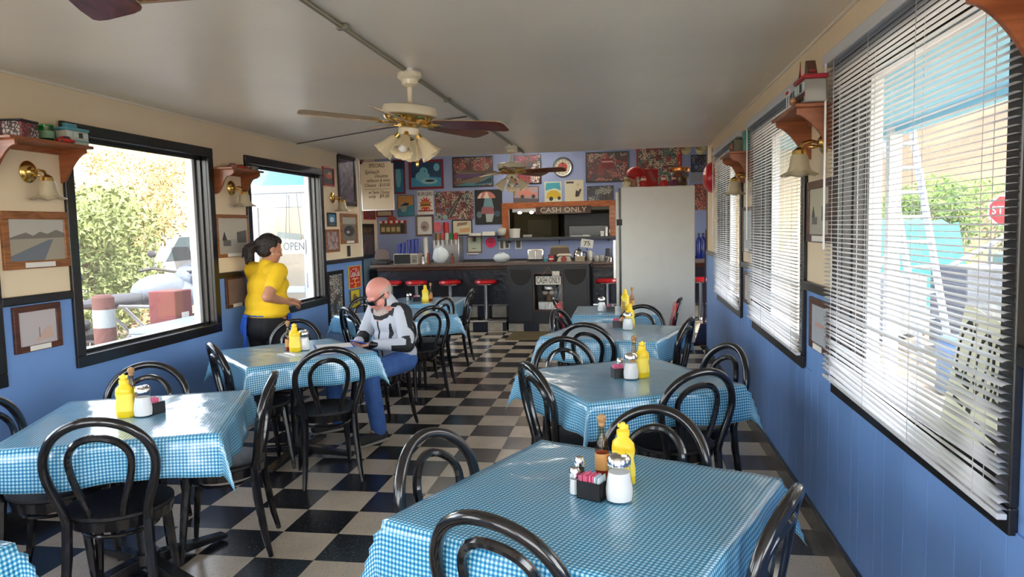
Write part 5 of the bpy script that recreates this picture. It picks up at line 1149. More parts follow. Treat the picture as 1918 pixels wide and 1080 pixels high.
t = thing('kitchen_locker', 'olive kitchen cupboard with panel door', 'cupboard', (-.05, 10.1, 0)); mb = MB(); mb.box(-.5, .45, -.1, .45, 0, 2.0); part('body', mb, [KW], t, bevel=.01); mb = MB(); mb.box(-.2, .3, -.12, -.1, 1.0, 1.75); part('door', mb, [P_((140,128,90))], t, bevel=.006)
t = thing('oven', 'dark steel oven block inside the kitchen', 'oven', (1.35, 9.9, 0)); mb = MB(); mb.box(-.8, .8, -.3, .6, 0, 1.85); part('body', mb, [mat('oven dark', (.03,.032,.036), .3, .5)], t, bevel=.01); mb = MB(); mb.box(-.7, .1, -.33, -.3, .9, 1.6); part('door', mb, [mat('oven steel', (.08,.085,.09), .25, .8)], t, bevel=.008); mb = MB(); mb.rod((.25, -.34, .8), (.25, -.34, 1.7), .02); part('pipe', mb, [STEEL], t)
tl = thing('added_kitchen_light', 'added fluorescent tube fixture on the kitchen ceiling', 'lamp', (.7, 9.0, BH)); mb = MB(); mb.box(-.6, .6, -.08, .08, -.05, 0.001); part('housing', mb, [WHITE], tl, False); mb = MB(); mb.rod((-.58, 0, -.065), (.58, 0, -.065), .016, 10); part('tube', mb, [mat('tube glow', (1, .95, .85), .4, emit=10)], tl)  # lamp added out of view to light the kitchen
def plates(u, v, y, z, n, r_, label, name='plate_stack'):
    p = ony(u, v, y); t = thing(name, label, 'dishes', (p.x, y, z))
    for k in range(n): mb = MB(); mb.lathe([(r_*.6, k*.012), (r_, k*.012+.012), (r_, k*.012+.015), (0, k*.012+.01)], 20); part('plate', mb, [PAPER], t)
SHZ = PW[2]+.002
t = thing('white_bucket', 'white tub at the end of the pass shelf', 'tub', (ony(966, 440, BY).x, BY-.08, SHZ)); mb = MB(); mb.lathe([(.085, 0), (.09, .01), (.095, .16), (0, .16)], 20); part('tub', mb, [PAPER], t); mb = MB(); mb.lathe([(.1, .15), (.1, .165), (0, .17)], 20); part('lid', mb, [PAPER], t)
plates(988, 443, BY, SHZ, 4, .09, 'stack of white plates on the pass shelf')
t = thing('towel', 'folded white towel lying on the pass shelf', 'towel', (ony(1088, 445, BY).x, BY-.08, SHZ)); mb = MB(); mb.cbox((0, 0, .008), (.36, .14, .014), 0, Matrix.Rotation(.02, 3, 'Y')); part('cloth', mb, [PAPER], t, bevel=.006); mb = MB(); mb.cbox((.1, -.02, .02), (.12, .11, .012)); part('fold', mb, [PAPER], t, bevel=.005)
for u, l in ((1128, 'white mug at the right of the pass shelf'), (1136, 'slim steel shaker on the pass shelf')):
    t = thing('mug' if 'mug' in l else 'steel_shaker', l, 'mug' if 'mug' in l else 'shaker', (ony(u, 440, BY).x, BY-.06, SHZ)); mb = MB(); h_ = .09 if 'mug' in l else .16; mb.lathe([(.03, 0), (.033, h_), (0, h_)], 16); part('body', mb, [PAPER if 'mug' in l else STEEL], t); mb = MB(); mb.tube([(.03, 0, h_*.8), (.055, 0, h_*.7), (.055, 0, h_*.35), (.03, 0, h_*.25)], .005, 6); part('handle', mb, [PAPER if 'mug' in l else STEEL], t)
# back bar: worktop, cupboards and machines against the back wall
t = thing('back_bar', 'back bar worktop with cupboards along the back wall', 'counter', (0, BY-.002, 0)); mb = MB(); mb.box(-2.8, 3.95, -.62, .0, .86, .90); part('worktop', mb, [mat('bar top', S(58,60,66), .3)], t, bevel=.005); mb = MB(); mb.box(-2.8, 3.95, -.56, .0, 0, .86); part('base', mb, [DN], t, False); mb = MB(); mb.box(-2.8, 3.95, -.022, .0, .9, 1.02); part('splashback', mb, [mat('bar top', S(58,60,66), .3)], t, False)
def onback(u, y=BY-.3): return ony(u, 480, y).x
BZ = .90
t = thing('soda_fountain', 'steel soda fountain with six coloured valve heads', 'drink machine', (ony(838, 470, BY-.35).x, BY-.35, BZ)); mb = MB(); mb.box(-.24, .24, -.1, .28, 0, .55); part('body', mb, [STEEL], t, bevel=.008); mb = MB(); mb.box(-.24, .24, -.26, -.1, .0, .03); part('drip_tray', mb, [STEEL], t, False)
VC = [(90,90,96), (150,110,60), (170,60,50), (196,190,180), (30,110,60), (190,30,40)]
for k, c in enumerate(VC):
    x = -.2+.08*k; mb = MB(); mb.box(x-.03, x+.03, -.17, -.1, .50, .62); v = part('valve_head', mb, [P_(c)], t, bevel=.005); mb = MB(); mb.cyl((x, -.14, .40), .012, .1, 10); mb.cbox((x, -.15, .45), (.02, .02, .05)); part('nozzle', mb, [PAPER], v)
t = thing('cup_tower', 'tall tower of stacked white foam cups', 'cups', (ony(798, 470, BY-.45).x, BY-.45, BZ)); mb = MB(); mb.lathe([(.03, 0), (.042, .10), (.042, .105)]+[(.043 if k % 2 else .041, .105+.02*k) for k in range(22)]+[(.0, .56)], 18); part('cups', mb, [PAPER], t); mb = MB(); mb.lathe([(.043, .545), (.046, .55), (.043, .556)], 18); part('rim', mb, [PAPER], t)
p = ony(765, 498, CTY+.35)
t = thing('microwave', 'white framed microwave oven with dark door on the counter', 'microwave', (p.x, CTY+.35, 1.035)); mb = MB(); mb.box(-.20, .20, -.14, .16, 0, .17); part('case', mb, [P_((186,180,166))], t, bevel=.006); mb = MB(); mb.box(-.19, .08, -.150, -.14, .012, .16); part('door', mb, [mat('dark appliance glass', (.02,.025,.03), .15)], t, bevel=.003); mb = MB(); mb.box(.1, .19, -.146, -.14, .02, .15); part('control_panel', mb, [P_((120,116,108))], t, False); mb = MB(); mb.cyl((.145, -.146, .06), .016, .012, 14, 0, Matrix.Rotation(PI/2, 3, 'X')); part('dial', mb, [DARK], t)
CUPB = mat('cobalt plastic', S(24,44,130), .25, coat=.4)
for k, (dx, h_) in enumerate(((-.14, .16), (-.07, .18), (.02, .22), (.09, .23), (.15, .235))):
    t = thing('tumbler_stack', 'cobalt blue stack of plastic tumblers on top of the microwave', 'cups', (p.x+dx, CTY+.36, 1.205), 0, 'cobalt tumbler stacks on the microwave'); mb = MB(); mb.lathe([(.027, 0), (.033, h_*.7), (.034, h_), (0, h_)], 16); part('tumblers', mb, [CUPB], t); mb = MB(); mb.lathe([(.035, h_-.012), (.036, h_), (.03, h_+.002)], 16); part('rim', mb, [CUPB], t)
def bag(u, y, z, s, label, seed):
    r = random.Random(seed); t = thing('plastic_bag', label, 'bag', (ony(u, 495, y).x, y, z), 0, 'white plastic bags on the counter'); mb = MB(); mb.ell((0, 0, s[2]), s, 20, 14)
    for i, v in enumerate(mb.v):
        n = mnoise.fractal(Vector(v)*9+Vector((seed, 0, 0)), 1.0, 2.0, 3)*.025; mb.v[i] = Vector((v.x*(1+n*6), v.y*(1+n*6), max(0, v.z*(1+n*2))))
    part('sack', mb, [mat('white plastic film', S(214,226,232), .35)], t); mb = MB(); mb.tube([(-.03, 0, s[2]*1.85), (-.05, 0, s[2]*2.15), (-.02, 0, s[2]*2.25), (0, 0, s[2]*1.9)], .008, 6); mb.tube([(.03, 0, s[2]*1.85), (.05, 0, s[2]*2.1), (.03, 0, s[2]*2.2), (0, 0, s[2]*1.9)], .008, 6); part('handle_loop', mb, [MATS['white plastic film']], t)
bag(825, CTY+.3, 1.034, (.13, .11, .135), 'bulging white takeaway bag in front of the soda fountain', 3)
bag(940, CTY+.3, 1.034, (.14, .10, .075), 'low crumpled white bag near the register cabinet', 5)
t = thing('pizza_pan_rack', 'dark round pan leaning behind the counter end', 'pan', (ony(716, 490, CTY+.4).x, CTY+.4, 1.035)); mb = MB(); mb.cyl((0, .02, .12), .13, .02, 24, 0, Matrix.Rotation(PI/2-.15, 3, 'X')); part('pan', mb, [mat('brown pan', S(80,54,40), .4)], t); mb = MB(); mb.box(-.16, .12, -.1, .08, 0, .08); part('tray', mb, [BLACKP], t, bevel=.01)
for u, h_, c, l, nm in ((793, .12, 'w', 'steel shaker beside the microwave', 'steel_shaker'), (803, .16, 'r', 'red capped glass dispenser next to the bag', 'dispenser'), (848, .14, 's', 'brown sauce bottle right of the takeaway bag', 'sauce_bottle'), (886, .16, 'g', 'pedestal glass cake stand on the counter', 'cake_stand')):
    t = thing(nm, l, 'tableware', (ony(u, 495, CTY+.3).x, CTY+.3, 1.034)); mb = MB()
    if nm == 'cake_stand': mb.lathe([(.06, 0), (.05, .01), (.02, .03), (.02, .12), (.09, .14), (.095, .15), (0, .15)], 20); part('stand', mb, [CLEAR], t); mb = MB(); mb.lathe([(.096, .148), (.098, .158), (0, .162)], 20); part('plate', mb, [PAPER], t)
    else: mb.lathe([(.03, 0), (.032, h_*.6), (.02, h_*.8), (.02, h_), (0, h_)], 14); part('body', mb, [STEEL if c == 'w' else (AMBER if c == 'g' else P_((120,50,30)))], t); mb = MB(); mb.cyl((0, 0, h_), .021, .02, 12); part('cap', mb, [REDP if c == 'r' else DARK], t)
t = thing('pink_plate', 'pink round plate hung beside the framed sketch', 'plate', (ony(820, 425, BY).x, BY, ony(820, 425, BY).z)); mb = MB(); mb.lathe([(.10, 0), (.10, .012), (.075, .016), (.07, .008), (0, .008)], 28, (0, 0, 0), 0, True, Matrix.Rotation(PI/2, 3, 'X')); part('plate', mb, [P_((216,110,120))], t); mb = MB(); mb.cyl((0, .0, 0), .02, .004, 12, 0, Matrix.Rotation(PI/2, 3, 'X')); part('hanger', mb, [DARK], t)
t = thing('cup_dispenser', 'red wall cup dispenser tube next to the pink plate', 'dispenser', (ony(836, 428, BY-.05).x, BY-.06, ony(836, 428, BY-.05).z)); mb = MB(); mb.cyl((0, 0, -.14), .05, .26, 18); part('tube', mb, [REDP], t); mb = MB(); mb.cyl((0, 0, -.19), .045, .06, 18); part('cups', mb, [P_((196,170,130))], t); mb = MB(); mb.box(-.02, .02, .04, .062, -.05, .05); part('mount', mb, [DARK], t)
t = thing('box_shelf', 'narrow wall shelf carrying white takeout boxes', 'shelf', (ony(915, 441, BY).x, BY, ony(915, 441, BY).z)); mb = MB(); mb.box(-.33, .28, -.2, .001, -.015, 0); part('board', mb, [DARK], t, bevel=.003); 
for x in (-.25, .2): mb = MB(); mb.box(x-.01, x+.01, -.16, .001, -.1, -.015); part('bracket', mb, [DARK], t, False)
bzs = ony(915, 441, BY).z
for k, (u, w_, h_, l) in enumerate(((893, .11, .055, 'low white takeout box on the wall shelf'), (918, .12, .075, 'taller white takeout box in the middle of the wall shelf'))):
    t = thing('takeout_box', l, 'box', (ony(u, 438, BY).x, BY-.1, bzs)); mb = MB(); mb.box(-w_, w_, -.08, .08, 0, h_*.6); part('base', mb, [PAPER], t, bevel=.006); mb = MB(); mb.box(-w_*.92, w_*.92, -.07, .07, h_*.6, h_); part('lid', mb, [PAPER], t, bevel=.006)
t = thing('wall_clock_small', 'round pale glass ornament on the wall shelf end', 'ornament', (ony(942, 437, BY).x, BY-.1, bzs)); mb = MB(); mb.lathe([(.05, 0), (.07, .02), (.085, .09), (.075, .13), (0, .14)], 16); part('bowl', mb, [P_((206,206,196))], t); mb = MB(); mb.ell((0, 0, .14), (.02, .02, .012)); part('knob', mb, [P_((180,180,170))], t)
t = thing('round_sticker', 'hot pink round sign stuck on the back wall', 'sign', (ony(919, 454, BY).x, BY, ony(919, 454, BY).z)); mb = MB(); mb.cyl((0, 0, 0), .098, .006, 30, 0, Matrix.Rotation(PI/2, 3, 'X')); part('disc', mb, [P_((226,40,96))], t); mb = MB(); [mb.box(-w_, w_, -.0072, -.005, z, z+.008) for w_, z in ((.045, .015), (.055, -.005), (.035, -.045))]; part('print_lines', mb, [BLACK], t, False, kind='stuff')
pc = ony(1054, 313, BY)
t = thing('wall_clock', 'round soda advertising wall clock with steel rim', 'clock', (pc.x, BY, pc.z)); RXR = Matrix.Rotation(PI/2, 3, 'X')
mb = MB(); mb.lathe([(.175, 0), (.18, .03), (.16, .05), (.145, .045), (.14, .02)], 40, (0, 0, 0), 0, False, RXR); part('rim', mb, [STEEL], t); mb = MB(); mb.cyl((0, 0, 0), .15, .022, 40, 0, RXR); part('face', mb, [P_((206,202,180))], t); mb = MB(); mb.cyl((0, -.022, 0), .085, .002, 30, 0, RXR); part('centre_disc', mb, [P_((190,50,50))], t)
for k in range(12): a = 2*PI*k/12; mb = MB(); mb.cbox((.122*math.sin(a), -.023, .122*math.cos(a)), (.008, .002, .022), 0, Matrix.Rotation(-a, 3, 'Y').inverted()); part('hour_mark', mb, [BLACK], t, False)
for a, l_ in ((.0, .10), (1.9, .07)): mb = MB(); mb.rod((0, -.027, 0), (l_*math.sin(a), -.027, l_*math.cos(a)), .005, 6); part('hand', mb, [BLACK], t)
mb = MB(); mb.tube([(.06*math.cos(a), -.0245, .05*math.sin(a)) for a in [math.radians(40+290*k/20) for k in range(21)]], .009, 6, sq=.2); part('swirl_print', mb, [P_((226,170,170))], t)
pd = wallrect('b', 712, 409, 762, 438)
t = thing('diner_cutout_sign', 'cutout wall sign shaped like a striped awning diner', 'sign', (pd[0], BY, pd[1])); w2, h2 = pd[2]/2, pd[3]/2
mb = MB(); mb.box(-w2, w2, -.02, 0, -h2, h2*.45); part('front', mb, [P_((110,90,70))], t, bevel=.004)
for k in range(10): mb = MB(); x = -w2+2*w2*k/10; mb.box(x, x+w2/5, -.04, 0, h2*.4, h2*.72); part('awning_stripe', mb, [REDP if k % 2 else PAPER], t, False)
mb = MB(); mb.cyl((-.02, 0, h2*.75), .09, .03, 24, 0, RXR); part('medallion', mb, [P_((170,80,60))], t)
for k in range(4): mb = MB(); x = -w2*.75+w2*.38*k; mb.box(x-.035, x+.035, -.025, -.02, -h2*.7, -h2*.1); part('window', mb, [P_((196,180,130))], t, False)
mb = MB(); mb.box(w2*.55, w2*.85, -.026, -.02, -h2*.9, h2*.25); part('door', mb, [P_((60,56,54))], t, False)
# register area objects on the cabinet and counter right
QZ = 1.058
def q(u, y=5.78): return ony(u, 490, y).x
t = thing('toaster_rack', 'chrome two slot toaster on the register cabinet', 'toaster', (q(1003), 5.85, QZ)); mb = MB(); mb.box(-.13, .13, -.08, .08, 0, .02); part('base', mb, [BLACKP], t, bevel=.004); mb = MB(); mb.box(-.125, .125, -.075, .075, .02, .19); part('shell', mb, [CHROME], t, bevel=.02); mb = MB(); [mb.box(-.1+.105*k, -.005+.105*k, -.078, -.075, .05, .17) for k in range(2)]; part('grille_panel', mb, [P_((196,196,190))], t, False); mb = MB(); [mb.box(x-.04, x+.04, -.05, .05, .188, .192) for x in (-.055, .055)]; part('slot', mb, [DARK], t, False)
t = thing('sponge_cup', 'small teal cup on the register cabinet', 'cup', (q(1024), 5.70, QZ)); mb = MB(); mb.lathe([(.03, 0), (.036, .05), (0, .05)], 14); part('cup', mb, [P_((70,150,170))], t); mb = MB(); mb.lathe([(.037, .045), (.037, .053), (.03, .053)], 14); part('rim', mb, [P_((110,180,190))], t)
t = thing('red_tin_can', 'red and white can next to the teal cup', 'can', (q(1034), 5.70, QZ)); mb = MB(); mb.cyl((0, 0, 0), .04, .09, 18); part('can', mb, [REDP], t); mb = MB(); mb.cyl((0, 0, .03), .041, .02, 18); part('band', mb, [PAPER], t)
t = thing('telephone', 'cream rotary style telephone on the register cabinet', 'telephone', (q(1058), 5.70, QZ)); mb = MB(); mb.prism([(-.11, 0), (.11, 0), (.08, .07), (-.08, .07)], -.09, .09); part('body', mb, [P_((206,196,176))], t, bevel=.01); mb = MB(); mb.lathe([(.045, 0), (.045, .01), (0, .012)], 20, (0, -.095, .035), 0, True, Matrix.Rotation(PI/2-.1, 3, 'X')); part('dial', mb, [P_((150,60,56))], t); mb = MB(); mb.tube([(-.11, 0, .085), (-.08, 0, .10), (.08, 0, .10), (.11, 0, .085)], .018, 10); part('handset', mb, [P_((216,206,186))], t)
t = thing('cash_register', 'dark red and tan cash register behind the telephone', 'cash register', (q(1047), 5.88, QZ)); mb = MB(); mb.box(-.17, .17, -.06, .16, 0, .10); part('drawer_base', mb, [DARK], t, bevel=.006); mb = MB(); mb.prism([(-.15, .1), (.15, .1), (.13, .2), (-.13, .2)], -.02, .14); part('keyboard', mb, [P_((96,76,60))], t, False); mb = MB(); mb.box(-.13, .13, .06, .12, .2, .235); part('display', mb, [P_((150,140,110))], t, bevel=.005)
t = thing('coffee_pot', 'steel coffee pot with black lid beside the register', 'pot', (q(1083), 5.92, QZ)); mb = MB(); mb.lathe([(.07, 0), (.075, .01), (.075, .12), (.06, .15), (0, .15)], 20); part('pot', mb, [CHROME], t); mb = MB(); mb.lathe([(.05, .15), (.03, .175), (.012, .18), (.012, .2), (0, .2)], 16); part('lid', mb, [BLACKP], t); mb = MB(); mb.tube([(.07, 0, .13), (.12, 0, .12), (.12, 0, .05), (.075, 0, .04)], .008, 8); part('handle', mb, [BLACKP], t)
t = thing('tan_card_box', 'small tan box in front of the coffee pot', 'box', (q(1087), 5.68, QZ)); mb = MB(); mb.box(-.07, .07, -.05, .05, 0, .075); part('box', mb, [P_((170,156,126))], t, bevel=.004); mb = MB(); mb.box(-.071, .071, -.051, .051, .06, .078); part('lid', mb, [P_((180,168,140))], t, bevel=.003)
t = thing('price_card', 'tilted white card reading 75 in a black holder', 'sign', (q(1100, 6.0), 6.0, 1.035)); mb = MB(); mb.cyl((0, 0, 0), .04, .01); mb.rod((0, 0, 0), (0, 0, .22), .005); part('stand', mb, [BLACKP], t); mb = MB(); mb.cbox((0, -.008, .28), (.19, .012, .13), 0, Matrix.Rotation(.15, 3, 'Y')); part('card', mb, [PAPER], t, bevel=.004); lettering('75', .1, BLACK, t, (0, -.0165, .28), .1)
for k, (u, c, h_) in enumerate(((1104, (206,206,196), .17), (1118, (190,190,184), .09), (1128, (176,176,172), .10), (1140, (60,60,64), .2))):
    nm, l = (('water_pitcher', 'white pitcher right of the price card'), ('sugar_bowl', 'white bowl beside the pitcher'), ('cream_cups', 'small white cups left of the blender'), ('blender', 'dark blender with chrome base beside the refrigerator'))[k]
    t = thing(nm, l, 'tableware', (q(u, 6.0), 6.0, 1.035)); mb = MB(); mb.lathe([(.04, 0), (.045, .01), (.05, h_*.7), (.042, h_), (0, h_)], 18); part('body', mb, [P_(c)], t); mb = MB()
    if k == 3: mb.lathe([(.06, 0), (.065, .06), (.05, .08), (0, .08)], 18); part('base', mb, [CHROME], t)
    else: mb.tube([(.045, 0, h_*.8), (.08, 0, h_*.7), (.08, 0, h_*.35), (.045, 0, h_*.25)], .006, 6); part('handle', mb, [P_(c)], t)
# tall white refrigerator, side towards the room
fx0, fx1, fz = 1.712, 2.66, 2.06
t = thing('refrigerator', 'tall white commercial refrigerator with dark left door edge', 'refrigerator', ((fx0+fx1)/2, 4.0, 0)); w2 = (fx1-fx0)/2
FRW = mat('white fridge enamel', S(238,240,236), .32, var=.02, bump=.03, bscale=3)
mb = MB(); mb.box(-w2+.035, w2, 0, .74, .09, fz); part('cabinet', mb, [FRW], t, bevel=.012)
mb = MB(); mb.box(-w2+.008, -w2+.036, .01, .73, .1, fz-.01); part('door_gasket', mb, [BLACKP], t, False)
mb = MB(); mb.box(-w2-.03, -w2+.009, .0, .74, .1, fz-.06); part('door', mb, [FRW], t, bevel=.008)
mb = MB(); mb.box(-w2-.07, -w2-.03, .08, .11, .9, 1.4); part('door_handle', mb, [STEEL], t, bevel=.006)
mb = MB(); mb.box(-w2-.02, -w2+.05, -.004, .03, 1.58, 1.66); part('hinge', mb, [DARK], t, False)
for x in (-w2+.1, w2-.06):
    for y in (.06, .68): mb = MB(); mb.cyl((x, y, 0), .03, .1, 12); part('caster', mb, [BLACKP], t)
def onf(u, y=4.25): return ony(u, 345, y).x
t = thing('red_tray', 'red soda serving tray standing on the refrigerator', 'tray', (onf(1216), 4.42, fz)); mb = MB(); mb.cbox((0, .0, .125), (.24, .02, .25), 0, Matrix.Rotation(-.12, 3, 'X')); part('tray', mb, [REDP], t, bevel=.008); mb = MB(); mb.cyl((-.09, -.012, .11), .06, .006, 24, 0, Matrix.Rotation(PI/2-.12, 3, 'X')); part('round_print', mb, [P_((220,206,170))], t); mb = MB(); mb.cbox((.05, -.014, .14), (.05, .004, .2), 0, Matrix.Rotation(-.5, 3, 'Y')); part('diagonal_band', mb, [P_((150,70,60))], t)
t = thing('baseball_cap', 'red cap with leopard brim on a brown block', 'cap', (onf(1185), 4.35, fz)); mb = MB(); mb.box(-.06, .05, -.05, .06, 0, .14); part('block', mb, [OAK], t, bevel=.006); mb = MB(); mb.ell((.04, 0, .19), (.12, .1, .09)); part('crown', mb, [REDP], t); mb = MB(); mb.cbox((-.07, -.02, .15), (.14, .16, .012), 0, Matrix.Rotation(-.5, 3, 'Y')); part('brim', mb, [collage('leopard', [S(130,60,40), S(60,30,24), S(170,90,60)], 40, 3)], t)
for k, (u, c1, c2, l) in enumerate(((1173, (214,206,180), (180,150,90), 'cream bear figurine on the refrigerator'), (1205, (196,40,44), (220,214,206), 'red and white snow figurine on the refrigerator'), (1243, (186,36,44), (226,220,214), 'smaller red coated figurine beside the jar'), (1262, (110,40,80), (214,170,150), 'purple dressed figurine in front of the cookie jar'))):
    t = thing('figurine', l, 'figurine', (onf(u, 4.12), 4.12, fz)); mb = MB(); mb.lathe([(.045, 0), (.05, .02), (.04, .06), (.02, .085), (0, .09)], 16); mb.ell((-.035, -.02, .05), (.018, .018, .025)); mb.ell((.035, -.02, .05), (.018, .018, .025)); part('body', mb, [P_(c1)], t); mb = MB(); mb.ell((0, 0, .10), (.03, .028, .028)); part('head', mb, [P_(c2)], t); mb = MB(); mb.lathe([(.03, .112), (.02, .13), (0, .14)], 12); part('hat', mb, [P_(c1)], t)
t = thing('glass_tumbler', 'clear glass tumbler on the refrigerator', 'glass', (onf(1196, 4.1), 4.1, fz)); mb = MB(); mb.lathe([(.032, 0), (.04, .13), (.037, .13), (.03, .008)], 18, cap=True); part('glass', mb, [CLEAR], t); mb = MB(); mb.cyl((0, 0, .006), .029, .01, 14); part('coins', mb, [P_((150,140,120))], t)
t = thing('cookie_jar', 'glass jar of trinkets with copper lid on the refrigerator', 'jar', (onf(1274), 4.32, fz)); mb = MB(); mb.lathe([(.10, 0), (.115, .02), (.115, .17), (.10, .2)], 26, cap=True); part('glass', mb, [glassmat('smoky glass', (.75,.68,.56), 1)], t); mb = MB(); mb.lathe([(.095, .004), (.105, .02), (.105, .13), (0, .14)], 20); part('trinkets', mb, [collage('trinkets', [S(150,120,80), S(80,60,50), S(180,160,120), S(120,50,50)], 20, 8)], t); mb = MB(); mb.lathe([(.125, .19), (.13, .205), (.13, .235), (.11, .25), (0, .255)], 26); part('lid', mb, [mat('copper lid', (.6,.25,.08), .25, 1)], t); mb = MB(); mb.rod((-.02, 0, .25), (-.02, 0, .42), .01); part('straw', mb, [REDP], t)
t = thing('grey_tin', 'small grey tin between figurines on the refrigerator', 'tin', (onf(1241, 4.5), 4.5, fz)); mb = MB(); mb.box(-.05, .05, -.03, .03, 0, .13); part('tin', mb, [P_((90,96,96))], t, bevel=.006); mb = MB(); mb.box(-.051, .051, -.031, .031, .11, .134); part('lid', mb, [P_((110,116,116))], t, bevel=.004)
# red round sign on the end of the right wall, cream mugs above, broom behind
t = thing('button_sign', 'red round button sign hanging on a wire by the far blind', 'sign', (RX-.001, 3.08, 2.09), -PI/2); mb = MB(); mb.lathe([(.17, 0), (.17, .02), (.14, .07), (.08, .10), (0, .11)], 32, (0, 0, 0), 0, True, RXR); part('disc', mb, [RED], t); mb = MB(); mb.tube([(-.05, -.005, .16), (0, -.005, .33), (.05, -.005, .16)], .003, 5); part('wire', mb, [DARK], t)
t = thing('broom', 'long handled broom with blue head leaning behind the refrigerator', 'broom', (2.80, 4.35, 0)); mb = MB(); mb.rod((.0, 0, .25), (.07, .35, 1.5), .012); part('handle', mb, [mat('dark maroon', S(50,20,30), .4)], t); mb = MB(); mb.prism([(-.12, .02), (.12, .02), (.04, .28), (-.04, .28)], -.03, .03); part('head', mb, [P_((24,40,90))], t, False); mb = MB(); mb.box(-.125, .125, -.03, .03, 0, .03); part('bristles', mb, [DARK], t, False)
for k, u in enumerate((1285, 1312)):
    p = ony(u, 283, 7.2); t = thing('hanging_cup', 'cream cup hanging near the ceiling above the refrigerator corner', 'cup', (p.x, 7.2, p.z), 0, 'cream cups hanging in the right corner'); mb = MB(); mb.lathe([(.03, -.05), (.07, -.02), (.085, .06), (.08, .06), (.06, -.015)], 20, cap=True, R=Matrix.Rotation(.6, 3, 'X')); part('cup', mb, [P_((206,196,150))], t); mb = MB(); mb.rod((0, 0, .05), (0, 0, BH+.001-p.z), .003, 5); part('hook', mb, [DARK], t)
for k, u in enumerate((1309, 1317)):
    p = ony(u, 460, 7.6); t = thing('blue_bottle', 'cobalt bottle standing on the back bar beyond the refrigerator', 'bottle', (p.x, 7.62, BZ), 0, 'cobalt bottles on the back bar'); mb = MB(); mb.lathe([(.045, 0), (.048, .01), (.048, .38), (.03, .44), (.018, .46), (.018, .5), (0, .5)], 18); part('bottle', mb, [CUPB], t); mb = MB(); mb.cyl((0, 0, .49), .02, .03, 12); part('cap', mb, [DARK], t)
t = thing('floor_mat', 'worn olive brown rubber mat before the display cabinet', 'mat', (.66, 5.14, 0)); 
for k in range(2): mb = MB(); x0 = -.56+.565*k; mb.box(x0, x0+.555, -.42, .42, 0, .006); part('mat_panel', mb, [mat('olive mat', S(96,84,54), .7, var=.2, vscale=4)], t, False)
# paper things on the seated person's table
t = thing('menu', 'white menu with blue edge lying on the bald person table', 'menu', (onz(640, 647, TOPZ).x-.05, onz(640, 647, TOPZ).y-.02, TOPZ), .5); mb = MB(); mb.box(-.14, .14, -.11, .11, -.001, .0015); part('cover', mb, [P_((40,70,170))], t, False); mb = MB(); mb.box(-.125, .125, -.1, .1, .0015, .0025); part('sheet', mb, [PAPER], t, False)
t = thing('menu', 'second menu overlapping the table front edge side', 'menu', (onz(612, 661, TOPZ).x, onz(612, 661, TOPZ).y, TOPZ), .62); mb = MB(); mb.box(-.13, .13, -.05, .05, -.001, .0015); part('cover', mb, [P_((36,64,160))], t, False); mb = MB(); mb.box(-.12, .12, -.042, .042, .0015, .0025); part('sheet', mb, [PAPER], t, False)
p = onz(543, 664, TOPZ); t = thing('napkin', 'white napkin with fork on the bald person table', 'napkin', (p.x, p.y, TOPZ), .9); mb = MB(); mb.box(-.05, .05, -.09, .09, -.001, .002); part('napkin', mb, [PAPER], t, False); mb = MB(); mb.rod((0, -.08, .004), (0, .03, .004), .003, 6); [mb.rod((x, .03, .004), (x, .07, .004), .0015, 4) for x in (-.008, 0, .008)]; part('fork', mb, [CHROME], t)

# unseen fluorescent fixtures added under the serving room ceiling to brighten it
for k, (x, y, l) in enumerate(((-.9, 4.9, 'added fluorescent fixture over the stools at the side wall end'), (1.2, 4.9, 'added fluorescent fixture over the register cabinet'), (.2, 6.9, 'added fluorescent fixture above the back bar'))):
    tl = thing('added_tube_light', l, 'lamp', (x, y, BH), 0, 'added serving room tube lights'); mb = MB(); mb.box(-.62, .62, -.09, .09, -.05, .001); part('housing', mb, [WHITE], tl, False)
    for s in (-.04, .04): mb = MB(); mb.rod((-.6, s, -.068), (.6, s, -.068), .016, 10); part('tube', mb, [mat('added tube glow', (1, .93, .82), .4, emit=5)], tl)
# ------------------------------------------------------------------ people
def capsule(mb, a, b, ra, rb, flat=None, m=0, seg=16):
    # tapered capsule from a to b; flat = (vector, factor) squashes the section along that vector
    a = Vector(a); b = Vector(b); d = b-a; L_ = d.length; dz = d.normalized()
    if flat is not None:
        fy = Vector(flat[0]); fy = (fy-dz*fy.dot(dz)).normalized(); k = flat[1]
    else: fy = dz.orthogonal().normalized(); k = 1.0
    fx = fy.cross(dz)
    prof = [(ra*math.cos(t), -ra*math.sin(t)) for t in [PI/2*(1-i/5) for i in range(6)]]+[(rb*math.cos(t), L_+rb*math.sin(t)) for t in [PI/2*i/5 for i in range(6)]]
    vs = []; seg_ = seg
    for r, z in prof:
        r = max(r, 1e-4)
        for i in range(seg_):
            t = 2*PI*i/seg_; vs.append(a+fx*(r*math.cos(t))+fy*(r*k*math.sin(t))+dz*z)
    fs = [(q*seg_+i, q*seg_+(i+1) % seg_, (q+1)*seg_+(i+1) % seg_, (q+1)*seg_+i) for q in range(len(prof)-1) for i in range(seg_)]
    fs += [tuple(reversed(range(seg_))), tuple((len(prof)-1)*seg_+i for i in range(seg_))]
    mb.add(vs, fs, m)
